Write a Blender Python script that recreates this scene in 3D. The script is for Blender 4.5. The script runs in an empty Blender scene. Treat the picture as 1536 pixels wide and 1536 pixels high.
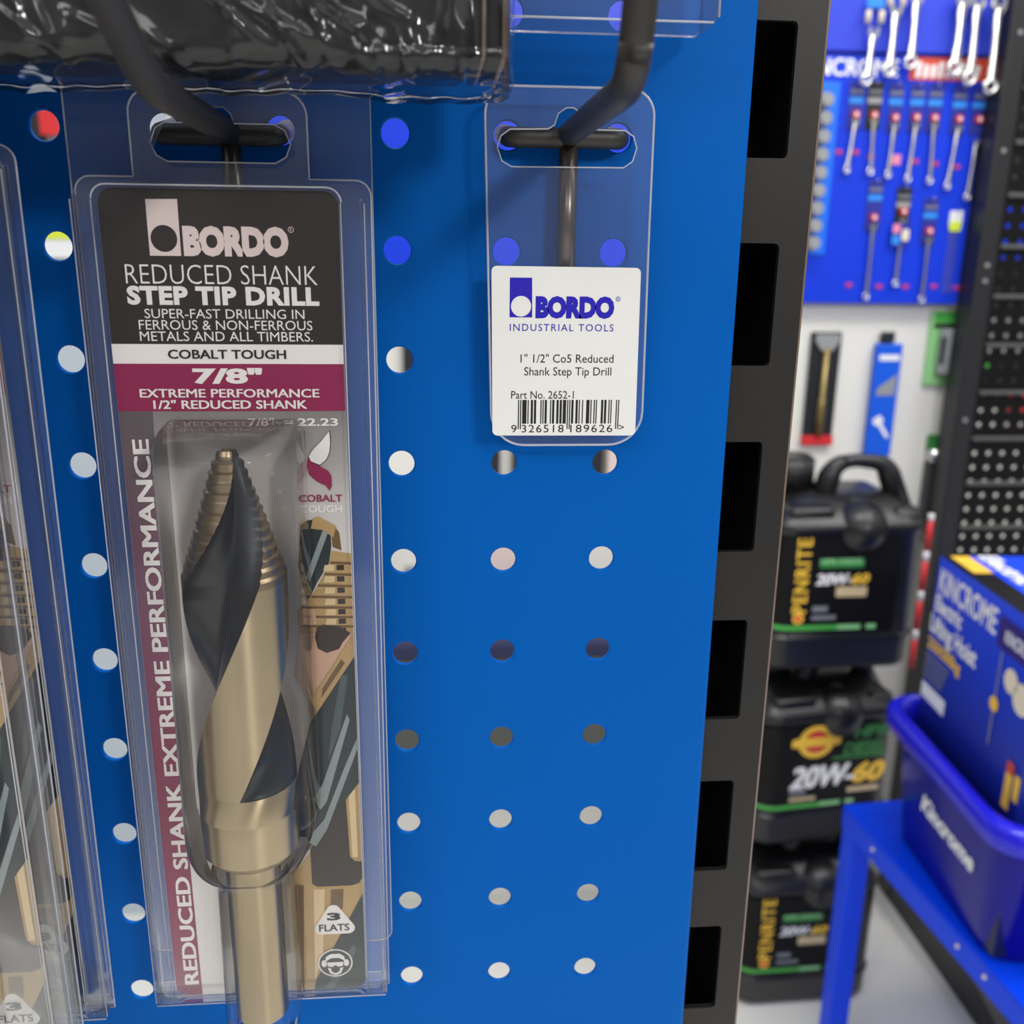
import bpy, bmesh, math, random
from mathutils import Vector, Matrix
PI = math.pi
rnd = random.Random(7)
SC = bpy.context.scene
COL = SC.collection

# ------------------------------------------------------------------ camera, world, lights, exposure
cam_d = bpy.data.cameras.new('camera')
cam = bpy.data.objects.new('camera', cam_d); COL.objects.link(cam); SC.camera = cam
R = Matrix(((0.996602743, -0.081479357, 0.012003592), (-0.010540871, -0.270739231, -0.962595013), (0.081681466, 0.959198302, -0.270678324)))
cx_, cd_, cf_ = R[0], R[1], R[2]          # right, down, forward
rot = Matrix((cx_, -cd_, -cf_)).transposed()
cam.matrix_world = Matrix.Translation((0.0078729, -0.2304498, -0.0238698)) @ rot.to_4x4()
cam_d.sensor_width = 36.0; cam_d.sensor_fit = 'HORIZONTAL'
cam_d.lens = 36.0 * 1426.1 / 1536.0
cam_d.clip_start = 0.01; cam_d.clip_end = 50
cam_d.dof.use_dof = True
cam_d.dof.focus_distance = 0.222
cam_d.dof.aperture_fstop = 18.0

W = bpy.data.worlds.new('shop_ambient'); SC.world = W; W.use_nodes = True
_nt = W.node_tree; _bg = _nt.nodes['Background']          # shop interior: bright towards the ceiling, dim between the shelves
_tc = _nt.nodes.new('ShaderNodeTexCoord'); _sp = _nt.nodes.new('ShaderNodeSeparateXYZ'); _rp = _nt.nodes.new('ShaderNodeValToRGB')
_nt.links.new(_tc.outputs['Generated'], _sp.inputs[0])
_mr = _nt.nodes.new('ShaderNodeMapRange'); _mr.inputs['From Min'].default_value = -1; _mr.inputs['From Max'].default_value = 1
_nt.links.new(_sp.outputs['Z'], _mr.inputs['Value']); _nt.links.new(_mr.outputs['Result'], _rp.inputs[0])
_e = _rp.color_ramp.elements
_e[0].position = 0.0; _e[0].color = (0.20, 0.20, 0.20, 1); _e[1].position = 1.0; _e[1].color = (0.95, 0.97, 1.0, 1)
_k = _e.new(0.48); _k.color = (0.12, 0.12, 0.125, 1); _k = _e.new(0.60); _k.color = (0.30, 0.31, 0.32, 1); _k = _e.new(0.75); _k.color = (0.75, 0.77, 0.8, 1)
_nt.links.new(_rp.outputs[0], _bg.inputs[0])
_bg.inputs[1].default_value = 1.0

def area_light(name, loc, sx, sy, power, col=(1, 0.98, 0.94), target=None):
    d = bpy.data.lights.new(name, 'AREA'); d.shape = 'RECTANGLE'; d.size = sx; d.size_y = sy
    d.energy = power; d.color = col
    o = bpy.data.objects.new(name, d); COL.objects.link(o); o.location = loc
    if target is not None:
        o.rotation_euler = (Vector(target) - Vector(loc)).to_track_quat('-Z', 'Y').to_euler()
    return o
area_light('ceiling_lamp_near_aisle', (1.15, -2.15, 0.98), 0.45, 0.28, 22, target=(0.1, 0, -0.5))
area_light('fill_light_near_aisle_left', (-0.75, -1.75, 0.98), 1.6, 0.4, 11, target=(-0.05, 0, -0.4))  # added fill from the front left, lightens the card under the blister
area_light('ceiling_lamp_far_aisle', (0.35, 0.35, 1.35), 1.2, 0.3, 20)
area_light('ceiling_lamp_right_aisle', (1.5, 0.3, 1.35), 0.3, 1.2, 18)
area_light('ceiling_lamp_rear_aisle', (1.5, 1.72, 1.2), 1.0, 0.12, 16)

vs = SC.view_settings
SC.display_settings.display_device = 'sRGB'
vs.view_transform = 'Standard'; vs.look = 'None'; vs.exposure = 0.0; vs.gamma = 1.0
vs.use_curve_mapping = False
SC.cycles.transparent_max_bounces = 24

# ------------------------------------------------------------------ materials
def S(r, g, b):
    f = lambda v: (v / 255 / 12.92) if v / 255 <= 0.04045 else ((v / 255 + 0.055) / 1.055) ** 2.4
    return (f(r), f(g), f(b), 1)
MATS = {}
def mat(name, col, rough=0.5, metal=0.0, spec=0.5, vary=0.06, scale=40.0, bump=0.0, bscale=300.0, coat=0.0):
    if name in MATS: return MATS[name]
    m = bpy.data.materials.new(name); m.use_nodes = True
    nt = m.node_tree; b = nt.nodes['Principled BSDF']
    b.inputs['Roughness'].default_value = rough; b.inputs['Metallic'].default_value = metal
    b.inputs['Specular IOR Level'].default_value = spec
    if coat:
        b.inputs['Coat Weight'].default_value = coat; b.inputs['Coat Roughness'].default_value = 0.06
    tc = nt.nodes.new('ShaderNodeTexCoord')
    if vary > 0:
        nz = nt.nodes.new('ShaderNodeTexNoise'); nz.inputs['Scale'].default_value = scale; nz.inputs['Detail'].default_value = 4
        nt.links.new(tc.outputs['Object'], nz.inputs['Vector'])
        mx = nt.nodes.new('ShaderNodeMix'); mx.data_type = 'RGBA'
        mx.inputs['A'].default_value = tuple(c * (1 - vary) for c in col[:3]) + (1,)
        mx.inputs['B'].default_value = tuple(min(1, c * (1 + vary)) for c in col[:3]) + (1,)
        nt.links.new(nz.outputs['Fac'], mx.inputs['Factor'])
        nt.links.new(mx.outputs['Result'], b.inputs['Base Color'])
    else:
        b.inputs['Base Color'].default_value = col
    if bump > 0:
        n2 = nt.nodes.new('ShaderNodeTexNoise'); n2.inputs['Scale'].default_value = bscale; n2.inputs['Detail'].default_value = 3
        nt.links.new(tc.outputs['Object'], n2.inputs['Vector'])
        bp = nt.nodes.new('ShaderNodeBump'); bp.inputs['Strength'].default_value = bump; bp.inputs['Distance'].default_value = 0.001
        nt.links.new(n2.outputs['Fac'], bp.inputs['Height']); nt.links.new(bp.outputs['Normal'], b.inputs['Normal'])
    MATS[name] = m
    return m

def clear_mat(name, tint, milk, milkcol, rough, gloss=1.0, ior=1.45):
    m = bpy.data.materials.new(name); m.use_nodes = True
    nt = m.node_tree; nt.nodes.clear()
    out = nt.nodes.new('ShaderNodeOutputMaterial')
    tr = nt.nodes.new('ShaderNodeBsdfTransparent'); tr.inputs[0].default_value = tint
    df = nt.nodes.new('ShaderNodeBsdfDiffuse'); df.inputs[0].default_value = milkcol
    gl = nt.nodes.new('ShaderNodeBsdfGlossy'); gl.inputs['Roughness'].default_value = rough
    fr = nt.nodes.new('ShaderNodeFresnel'); fr.inputs[0].default_value = ior
    mu = nt.nodes.new('ShaderNodeMath'); mu.operation = 'MULTIPLY'; mu.inputs[1].default_value = gloss; mu.use_clamp = True
    nt.links.new(fr.outputs[0], mu.inputs[0])
    nz = nt.nodes.new('ShaderNodeTexNoise'); nz.inputs['Scale'].default_value = 60
    tc = nt.nodes.new('ShaderNodeTexCoord'); nt.links.new(tc.outputs['Object'], nz.inputs['Vector'])
    bp = nt.nodes.new('ShaderNodeBump'); bp.inputs['Strength'].default_value = 0.12; bp.inputs['Distance'].default_value = 0.0008
    nt.links.new(nz.outputs['Fac'], bp.inputs['Height']); nt.links.new(bp.outputs['Normal'], gl.inputs['Normal'])
    m1 = nt.nodes.new('ShaderNodeMixShader'); m1.inputs[0].default_value = milk
    nt.links.new(tr.outputs[0], m1.inputs[1]); nt.links.new(df.outputs[0], m1.inputs[2])
    m2 = nt.nodes.new('ShaderNodeMixShader')
    nt.links.new(mu.outputs[0], m2.inputs[0]); nt.links.new(m1.outputs[0], m2.inputs[1]); nt.links.new(gl.outputs[0], m2.inputs[2])
    nt.links.new(m2.outputs[0], out.inputs[0])
    MATS[name] = m
    return m

CLEAR = clear_mat('clear_plastic', (0.985, 0.985, 0.99, 1), 0.030, (0.80, 0.78, 0.86, 1), 0.07, 0.6)
CLEAR_EDGE = clear_mat('clear_plastic_cut_edge', (0.9, 0.92, 0.98, 1), 0.42, (0.92, 0.93, 1, 1), 0.12)
CLEAR_FRONT = clear_mat('clear_front_plastic', (0.99, 0.99, 0.992, 1), 0.006, (0.80, 0.78, 0.80, 1), 0.07, 0.6)
BUBBLE = clear_mat('clear_blister', (0.992, 0.992, 0.994, 1), 0.018, (0.97, 0.92, 0.91, 1), 0.05, 1.0, 1.2)
FILM = clear_mat('shrink_film', (0.95, 0.95, 0.96, 1), 0.012, (0.8, 0.8, 0.85, 1), 0.08, 1.2)

def ramp_mat(name, stops, rough=0.45):
    """printed colour blend along the object's own height"""
    m = bpy.data.materials.new(name); m.use_nodes = True
    nt = m.node_tree; b = nt.nodes['Principled BSDF']; b.inputs['Roughness'].default_value = rough
    tc = nt.nodes.new('ShaderNodeTexCoord'); sp = nt.nodes.new('ShaderNodeSeparateXYZ')
    nt.links.new(tc.outputs['Generated'], sp.inputs[0])
    rp = nt.nodes.new('ShaderNodeValToRGB')
    e = rp.color_ramp.elements
    e[0].position, e[0].color = stops[0]; e[1].position, e[1].color = stops[-1]
    for p, c in stops[1:-1]:
        k = e.new(p); k.color = c
    nt.links.new(sp.outputs['Z'], rp.inputs[0]); nt.links.new(rp.outputs[0], b.inputs['Base Color'])
    MATS[name] = m
    return m

PAINT_BLUE = mat('blue_powder_coat', S(0, 92, 180), 0.5, spec=0.07, vary=0.03, scale=8, bump=0.03, bscale=900)
POST_BLACK = mat('black_satin_steel', S(42, 40, 38), 0.42, spec=0.3, vary=0.04, bump=0.02, bscale=900)
DARK_VOID = mat('slot_shade_black', S(12, 12, 14), 0.7, spec=0.1, vary=0)
HOOK_BLACK = mat('black_hook_wire', S(48, 45, 42), 0.48, spec=0.5, vary=0.1, scale=200)
STEEL_WIRE = mat('bare_steel_wire', S(120, 112, 104), 0.3, metal=0.8, vary=0.1, scale=200)
P_BLACK = mat('print_black', S(40, 30, 29), 0.4, vary=0.12, scale=30)
P_INK = mat('print_ink', S(18, 16, 16), 0.45, vary=0)
P_WHITE = mat('print_white', S(252, 246, 243), 0.45, vary=0.02)
P_ROSE = mat('print_rose_white', S(240, 220, 217), 0.45, vary=0.02)
P_MAG = mat('print_magenta', S(150, 18, 80), 0.42, vary=0.04)
P_GREY = ramp_mat('print_grey_blend', [(0.0, S(248, 243, 238)), (0.35, S(246, 240, 235)), (0.57, S(238, 232, 227)), (0.66, S(214, 208, 204)), (0.72, S(172, 167, 164)), (0.765, S(140, 135, 133)), (1.0, S(110, 106, 106))])
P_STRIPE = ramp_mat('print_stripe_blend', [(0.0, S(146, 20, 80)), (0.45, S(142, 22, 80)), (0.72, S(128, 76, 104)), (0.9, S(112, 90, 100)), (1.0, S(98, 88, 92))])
P_GOLD = mat('print_gold', S(196, 162, 108), 0.42, vary=0.2, scale=120)
P_GOLD_D = mat('print_gold_dark', S(118, 88, 48), 0.42, vary=0.2, scale=160)
P_GOLD_L = mat('print_gold_light', S(236, 208, 160), 0.42, vary=0.08, scale=120)
P_PEACH = mat('print_peach', S(222, 178, 150), 0.42, vary=0.08, scale=120)
P_BROWN = mat('print_brown', S(46, 30, 22), 0.42, vary=0.2, scale=120)
P_TEAL = mat('print_dark_teal', S(30, 42, 48), 0.42, vary=0.3, scale=90)
P_TEAL_L = mat('print_pale_teal', S(150, 162, 164), 0.42, vary=0.1, scale=90)
P_TEAL_M = mat('print_mid_teal', S(74, 90, 96), 0.42, vary=0.1, scale=90)
STICKER = mat('white_sticker_paper', S(236, 234, 230), 0.5, vary=0.015)
P_BLUE = mat('print_royal_blue', S(24, 0, 178), 0.45, vary=0)
D_GOLD = mat('straw_bronze_steel', (0.50, 0.40, 0.26, 1), 0.30, metal=1.0, vary=0.12, scale=60)
D_STEP = mat('ground_bronze_steel', (0.34, 0.26, 0.17, 1), 0.34, metal=1.0, vary=0.2, scale=120)
def brushed(m, aniso, rot=0.0):
    nt = m.node_tree; b = nt.nodes['Principled BSDF']
    tg = nt.nodes.new('ShaderNodeTangent'); tg.direction_type = 'RADIAL'; tg.axis = 'Z'
    nt.links.new(tg.outputs[0], b.inputs['Tangent']); b.inputs['Anisotropic'].default_value = aniso; b.inputs['Anisotropic Rotation'].default_value = rot
brushed(D_GOLD, 0.9, 0.25); brushed(D_STEP, 0.6, 0.25)
D_DARK = mat('black_oxide_flute', S(22, 27, 34), 0.30, metal=0.25, spec=0.6, vary=0.25, scale=60)
BUNDLE_BLACK = mat('black_packaging', S(20, 18, 18), 0.55, vary=0.3, scale=30, spec=0.3)
BUNDLE_TAN = mat('tan_edge_highlight', S(150, 126, 112), 0.5, vary=0.2, scale=30)  # light on the bundle's rounded end edges, painted as tan

# ------------------------------------------------------------------ mesh helpers
def new_obj(name, bm, mats, parent=None, smooth=False, loc=None, recalc=True):
    me = bpy.data.meshes.new(name)
    if recalc: bmesh.ops.recalc_face_normals(bm, faces=bm.faces)
    bm.to_mesh(me); bm.free()
    if not isinstance(mats, (list, tuple)): mats = [mats]
    for m in mats: me.materials.append(m)
    if smooth:
        for p in me.polygons: p.use_smooth = True
    o = bpy.data.objects.new(name, me); COL.objects.link(o)
    if parent is not None: o.parent = parent
    if loc is not None: o.location = loc
    return o
def smooth_angle(o, deg=35):
    me = o.data
    for p in me.polygons: p.use_smooth = True
    bm = bmesh.new(); bm.from_mesh(me)
    for e in bm.edges:
        if len(e.link_faces) == 2 and e.calc_face_angle(0) > math.radians(deg): e.smooth = False
    bm.to_mesh(me); bm.free()
    return o
def tag(o, label=None, cat=None, group=None, kind=None):
    if label: o['label'] = label
    if cat: o['category'] = cat
    if group: o['group'] = group
    if kind: o['kind'] = kind
    return o
def thing(name, label, cat, loc=(0, 0, 0), rz=0.0, group=None):
    o = bpy.data.objects.new(name, None); COL.objects.link(o)
    o.location = loc; o.rotation_euler = (0, 0, rz); o.empty_display_size = 0.01
    return tag(o, label, cat, group)
def copy_tree(o, parent=None):
    c = o.copy(); COL.objects.link(c)
    if parent is not None: c.parent = parent
    for ch in [x for x in bpy.data.objects if x.parent == o]:
        copy_tree(ch, c)
    return c

def B(): return bmesh.new()
def box(bm, x0, x1, y0, y1, z0, z1, mi=0, M=None, bevel=0.0, seg=2):
    r = bmesh.ops.create_cube(bm, size=1.0)
    vs_ = r['verts']
    for v in vs_:
        v.co = Vector((x0 + (v.co.x + .5) * (x1 - x0), y0 + (v.co.y + .5) * (y1 - y0), z0 + (v.co.z + .5) * (z1 - z0)))
    fs = set(f for v in vs_ for f in v.link_faces)
    if bevel > 0:
        es = list(set(e for v in vs_ for e in v.link_edges))
        rb = bmesh.ops.bevel(bm, geom=es, offset=bevel, segments=seg, affect='EDGES', profile=0.5)
        fs = set(rb['faces']) | set(f for v in rb['verts'] for f in v.link_faces)
        vs_ = list(set(v for f in fs for v in f.verts))
    for f in fs:
        if f.is_valid: f.material_index = mi
    if M is not None:
        for v in vs_: v.co = M @ v.co
    return vs_
def cyl(bm, p0, p1, r0, r1=None, seg=20, mi=0, caps=True):
    r1 = r0 if r1 is None else r1
    p0, p1 = Vector(p0), Vector(p1); d = (p1 - p0).normalized()
    a = d.orthogonal().normalized(); b = d.cross(a)
    A = [bm.verts.new(p0 + r0 * (math.cos(t) * a + math.sin(t) * b)) for t in [2 * PI * i / seg for i in range(seg)]]
    C = [bm.verts.new(p1 + r1 * (math.cos(t) * a + math.sin(t) * b)) for t in [2 * PI * i / seg for i in range(seg)]]
    fs = [bm.faces.new((A[i], A[(i + 1) % seg], C[(i + 1) % seg], C[i])) for i in range(seg)]
    if caps: fs += [bm.faces.new(A[::-1]), bm.faces.new(C)]
    for f in fs: f.material_index = mi; f.smooth = True
    if caps:
        fs[-1].smooth = fs[-2].smooth = False
    return A + C
def tube(bm, pts, r, seg=14, mi=0):
    """round wire along a polyline with mitred rings; r one radius or a list"""
    pts = [Vector(p) for p in pts]; n = len(pts)
    rr = r if isinstance(r, (list, tuple)) else [r] * n
    ref = None; rings = []
    for i, p in enumerate(pts):
        d = (pts[min(i + 1, n - 1)] - pts[max(i - 1, 0)]).normalized()
        if ref is None: ref = d.orthogonal().normalized()
        a = (ref - d * ref.dot(d)).normalized(); ref = a; b = d.cross(a)
        rings.append([bm.verts.new(p + rr[i] * (math.cos(2 * PI * k / seg) * a + math.sin(2 * PI * k / seg) * b)) for k in range(seg)])
    for i in range(n - 1):
        for k in range(seg):
            f = bm.faces.new((rings[i][k], rings[i][(k + 1) % seg], rings[i + 1][(k + 1) % seg], rings[i + 1][k])); f.smooth = True; f.material_index = mi
    for ring in (rings[0][::-1], rings[-1]):
        f = bm.faces.new(ring); f.material_index = mi
def arc_path(pts, rad, n=6):
    """polyline with its corners rounded"""
    pts = [Vector(p) for p in pts]; out = [pts[0]]
    for i in range(1, len(pts) - 1):
        a, b, c = pts[i - 1], pts[i], pts[i + 1]
        t0 = b + (a - b).normalized() * rad; t1 = b + (c - b).normalized() * rad
        for k in range(n + 1):
            t = k / n
            out.append((1 - t) ** 2 * t0 + 2 * t * (1 - t) * b + t * t * t1)
    out.append(pts[-1])
    return out
def rrect(x0, x1, z0, z1, r, n=6):
    pts = []
    for cx, cz, a0 in ((x1 - r, z1 - r, 0), (x0 + r, z1 - r, PI / 2), (x0 + r, z0 + r, PI), (x1 - r, z0 + r, 1.5 * PI)):
        for k in range(n + 1):
            a = a0 + PI / 2 * k / n
            pts.append((cx + r * math.cos(a), cz + r * math.sin(a)))
    return pts
def circle(cx, cz, r, n=32, rz=None):
    rz = r if rz is None else rz
    return [(cx + r * math.cos(2 * PI * i / n), cz + rz * math.sin(2 * PI * i / n)) for i in range(n)]
def flat(bm, outer, holes, y, mi=0):
    """filled outline in the XZ plane at depth y"""
    es = []; loops = []
    for lp in [outer] + list(holes):
        v = [bm.verts.new((p[0], y, p[1])) for p in lp]
        loops.append(v)
        es += [bm.edges.new((v[i], v[(i + 1) % len(v)])) for i in range(len(v))]
    g = bmesh.ops.triangle_fill(bm, use_beauty=True, use_dissolve=False, edges=es)
    fs = [f for f in g['geom'] if isinstance(f, bmesh.types.BMFace)]
    for f in fs:
        f.material_index = mi
        f.normal_update()
        if f.normal.y > 0: f.normal_flip()
    return loops
def sheet(bm, outer, holes, y0, y1, mi=0, me=1):
    """a plate with thickness: faces at y0 and y1, cut edges in their own material"""
    a = flat(bm, outer, holes, y0, mi); b = flat(bm, outer, holes, y1, mi)
    for la, lb in zip(a, b):
        n = len(la)
        for i in range(n):
            f = bm.faces.new((la[i], la[(i + 1) % n], lb[(i + 1) % n], lb[i])); f.material_index = me

_fonts = {}
def glyphs(txt, bold=0.0, shear=0.0, spacing=1.0):
    key = (txt, bold, shear, spacing)
    if key in _fonts: return _fonts[key]
    cu = bpy.data.curves.new('lettering_source', 'FONT'); cu.body = txt; cu.fill_mode = 'FRONT'
    cu.offset = bold; cu.shear = shear; cu.space_character = spacing; cu.resolution_u = 3
    o = bpy.data.objects.new('lettering_source', cu); COL.objects.link(o)
    bpy.context.view_layer.update()
    me = bpy.data.meshes.new_from_object(o.evaluated_get(bpy.context.evaluated_depsgraph_get()))
    res = ([v.co.copy() for v in me.vertices], [tuple(p.vertices) for p in me.polygons])
    bpy.data.objects.remove(o); bpy.data.curves.remove(cu); bpy.data.meshes.remove(me)
    _fonts[key] = res
    return res
def text(bm, txt, x0, x1, z0, z1, y, mi=0, bold=0.0, shear=0.0, spacing=1.0, M=None):
    """lettering between x0..x1 standing on baseline z0 with capitals reaching z1; M maps the finished flat letters"""
    strikes = [(0, 0)]
    if bold > 0.018 and any(ch in txt for ch in 'MWNVA'):      # letters with sharp joints are thickened by repeated strokes
        d = bold * 0.8; bold = 0.0
        strikes = [(0, 0), (-d, d * .5), (d, d * .5), (-d, -d * .5), (d, -d * .5)]
    vs_, fs = glyphs(txt, bold, shear, spacing)
    cv, _ = glyphs('H', bold)
    c0 = min(v.y for v in cv); c1 = max(v.y for v in cv)
    a = min(v.x for v in vs_); b = max(v.x for v in vs_)
    sx = (x1 - x0) / (b - a); sz = (z1 - z0) / (c1 - c0)
    for si, (ex, ez) in enumerate(strikes):
        nv = []
        for v in vs_:
            p = Vector((x0 + (v.x - a + ex) * sx, y - 0.000012 * si, z0 + (v.y - c0 + ez) * sz))
            nv.append(bm.verts.new(M @ p if M is not None else p))
        for f in fs:
            try:
                q = bm.faces.new([nv[i] for i in f]); q.material_index = mi
            except ValueError: pass
def mm(pts): return [(p[0] / 1000, p[1] / 1000) for p in pts]
P = 0.0254

# store layout: floor plan measured from the spot in the aisle in front of the board
OX, OY, OZ = 0.0079, -0.2304, -0.0239
def at(x, y, z): return Vector((OX + x, OY + y, OZ + z))
FLOOR = -1.238

# ------------------------------------------------------------------ setting
M_FLOOR = mat('pale_vinyl_floor', S(226, 225, 218), 0.35, vary=0.05, scale=3)
M_WALL = mat('white_wall_board', S(232, 230, 222), 0.6, vary=0.02, scale=5, bump=0.3, bscale=120)
M_DARKWALL = mat('charcoal_wall_board', S(40, 42, 46), 0.6, vary=0.1, scale=6)
bm = B(); box(bm, -2.2, 2.6, -3.4, 2.8, OZ + FLOOR - 0.05, OZ + FLOOR); tag(new_obj('floor', bm, M_FLOOR), kind='structure')
bm = B(); box(bm, OX - 2.0, OX + 0.93, OY + 1.60, OY + 1.63, OZ + FLOOR, OZ + 1.0); tag(new_obj('wall_back', bm, M_WALL), kind='structure')
bm = B(); box(bm, OX + 0.9, OX + 2.5, OY + 2.25, OY + 2.28, OZ + FLOOR, OZ - 0.38); tag(new_obj('wall_rear', bm, M_WALL), kind='structure')
bm = B(); box(bm, OX + 0.9, OX + 2.5, OY + 2.25, OY + 2.28, OZ - 0.38, OZ + 1.0); tag(new_obj('wall_rear_upper', bm, M_DARKWALL), kind='structure')

# ------------------------------------------------------------------ blue perforated display board
def perforated(bm, cols, rows, pitch, r, y0, y1, ox, oz, seg=24, chamfer=0.0003, mi=0):
    n4 = seg // 4
    def sq(cx, cz, h):
        out = []
        for k in range(seg):
            a = 2 * PI * (k + 0.5) / seg - PI / 4 - PI / seg
            side = k // n4; t = (k % n4) / n4
            if side == 0: out.append((cx + h, cz - h + 2 * h * t))
            elif side == 1: out.append((cx + h - 2 * h * t, cz + h))
            elif side == 2: out.append((cx - h, cz + h - 2 * h * t))
            else: out.append((cx - h + 2 * h * t, cz - h))
        return out
    cache = {}
    def V(x, y, z):
        k = (round(x * 1e6), round(y * 1e6), round(z * 1e6))
        if k not in cache: cache[k] = bm.verts.new((x, y, z))
        return cache[k]
    for c in cols:
        for rr in rows:
            cx, cz = ox + c * pitch, oz + rr * pitch
            S4 = sq(cx, cz, pitch / 2)
            ang = [-PI / 4 + 2 * PI * k / seg for k in range(seg)]
            ring = lambda rad: [(cx + rad * math.cos(a), cz + rad * math.sin(a)) for a in ang]
            levels = [[V(x, y0, z) for x, z in S4], [V(x, y0, z) for x, z in ring(r + chamfer)], [V(x, y0 + chamfer, z) for x, z in ring(r)],
                      [V(x, y1, z) for x, z in ring(r)], [V(x, y1, z) for x, z in S4]]
            for a, b in zip(levels, levels[1:]):
                for k in range(seg):
                    f = bm.faces.new((a[k], b[k], b[(k + 1) % seg], a[(k + 1) % seg])); f.material_index = mi
board = thing('pegboard_panel', 'blue perforated steel display board filling most of the view', 'pegboard', (0, 0, -0.17))
bm = B()
perforated(bm, range(-11, 3), range(-14, 6), P, 0.00318, 0.0, 0.0012, 0, 0.17)
xe, zt, zb = 2.5 * P, 5.5 * P + 0.17, -14.5 * P + 0.17
prof = [(xe, 0.0), (0.0802, 0.0)] + [(0.0802 + 0.0016 * math.sin(a), 0.0016 - 0.0016 * math.cos(a)) for a in [PI / 2 * k / 6 for k in range(1, 7)]] + [(0.0818, 0.0076), (0.0806, 0.0076), (0.0806, 0.0028), (0.0794, 0.0012), (xe, 0.0012)]
vt = [bm.verts.new((x, y, zt)) for x, y in prof]; vb = [bm.verts.new((x, y, zb)) for x, y in prof]
for i in range(len(prof) - 1):
    bm.faces.new((vt[i], vb[i], vb[i + 1], vt[i + 1]))
bmesh.ops.remove_doubles(bm, verts=bm.verts, dist=1e-7)
o = new_obj('perforated_sheet', bm, PAINT_BLUE, board); smooth_angle(o, 25)

# ------------------------------------------------------------------ slotted black upright
post = thing('slotted_upright', 'black steel upright with tall rectangular slots beside the blue board', 'shelf upright', (0.083, 0.03, OZ + FLOOR))
pz = OZ + FLOOR
holes = []
k = 0
for k in range(-6, 26):
    zt = 0.0272 - 0.0500 * k
    zb = zt - 0.0302
    if zb > pz + 0.03 and zt < 0.32: holes.append([(x - 0.083, z - pz) for x, z in rrect(0.0752, 0.0939, zb, zt, 0.0012, 3)])
bm = B()
sheet(bm, rrect(0.0718 - 0.083, 0.1008 - 0.083, 0, 0.36 - pz, 0.0006, 2), holes, 0.0080 - 0.03, 0.0098 - 0.03, 0, 0)
o = new_obj('slotted_face', bm, POST_BLACK, post)
bm = B()
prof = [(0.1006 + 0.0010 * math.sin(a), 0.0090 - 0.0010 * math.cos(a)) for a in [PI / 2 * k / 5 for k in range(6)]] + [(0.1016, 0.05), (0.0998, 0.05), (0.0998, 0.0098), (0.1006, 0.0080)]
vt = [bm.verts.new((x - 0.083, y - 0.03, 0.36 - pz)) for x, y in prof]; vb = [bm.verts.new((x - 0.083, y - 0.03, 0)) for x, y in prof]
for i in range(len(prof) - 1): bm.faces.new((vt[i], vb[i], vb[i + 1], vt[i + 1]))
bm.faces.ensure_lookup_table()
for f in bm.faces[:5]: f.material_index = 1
smooth_angle(new_obj('side_flange', bm, [POST_BLACK, mat('tan_steel_edge', S(138, 118, 102), 0.35, metal=0.3, vary=0.25, scale=60)], post), 50)  # rounded corner strip in a lighter tan than the post
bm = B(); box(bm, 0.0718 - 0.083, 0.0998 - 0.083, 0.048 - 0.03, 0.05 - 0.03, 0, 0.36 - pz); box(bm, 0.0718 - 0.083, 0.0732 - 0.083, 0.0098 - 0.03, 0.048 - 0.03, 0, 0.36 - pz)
new_obj('back_channel', bm, DARK_VOID, post)  # walls added behind the slots, near-black colour keeps the interior dark

# ------------------------------------------------------------------ display hooks
def hook(label, xc, xl, xr, zc, arm, r_arm):
    t = thing('display_hook', label, 'hook', (xc, -0.004, 0), group=None)
    rb = 0.00225
    bm = B()
    pth = [(xl, 0.012, 0.0015), (xl, -0.0045, zc), (xr, -0.0045, zc), (xr, 0.012, 0.0015)]
    pts = arc_path(pth, 0.0035, 6)
    tube(bm, [(p[0] - xc, p[1] + 0.004, p[2]) for p in pts], rb)
    new_obj('cross_bar', bm, HOOK_BLACK, t)
    bm = B(); tube(bm, [(p[0] - xc, p[1] + 0.004, p[2]) for p in arc_path(arm, 0.006, 8)], r_arm, 18)
    new_obj('arm', bm, HOOK_BLACK, t)
    bm = B(); tube(bm, [(0, -0.0005 + 0.0, zc - 0.001), (0, -0.0005, zc - 0.034)], 0.00215)
    new_obj('support_leg', bm, STEEL_WIRE, t)
    return t
hook('black wire display hook holding the blister packed drill, under the wrapped bundle', -1.40 * P, -2.0 * P, -1.0 * P, -0.0017,
     [(-1.40 * P, -0.005, -0.0012), (-1.40 * P, -0.066, -0.0008), (-1.415 * P, -0.083, 0.0078), (-1.44 * P, -0.104, 0.0190)], 0.00265)
hook('black wire display hook carrying the clear hang card with a white sticker', 1.53 * P, 1.0 * P, 2.0 * P, -0.0008,
     [(1.53 * P, -0.005, 0.0000), (1.495 * P, -0.0775, -0.0006), (1.50 * P, -0.0815, 0.0085), (1.51 * P, -0.0850, 0.0300)], 0.0026)

# ------------------------------------------------------------------ blister pack of the step drill
CXm = -35.4
pack = thing('blister_pack', 'clear blister pack with black, white and magenta card holding a step drill', 'drill packaging', (CXm / 1000, -0.016, -0.214))
PO = Vector((CXm / 1000, -0.016, -0.214))
def into_pack(bm):
    for v in bm.verts: v.co -= PO
    return bm
Yp = -0.016
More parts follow.
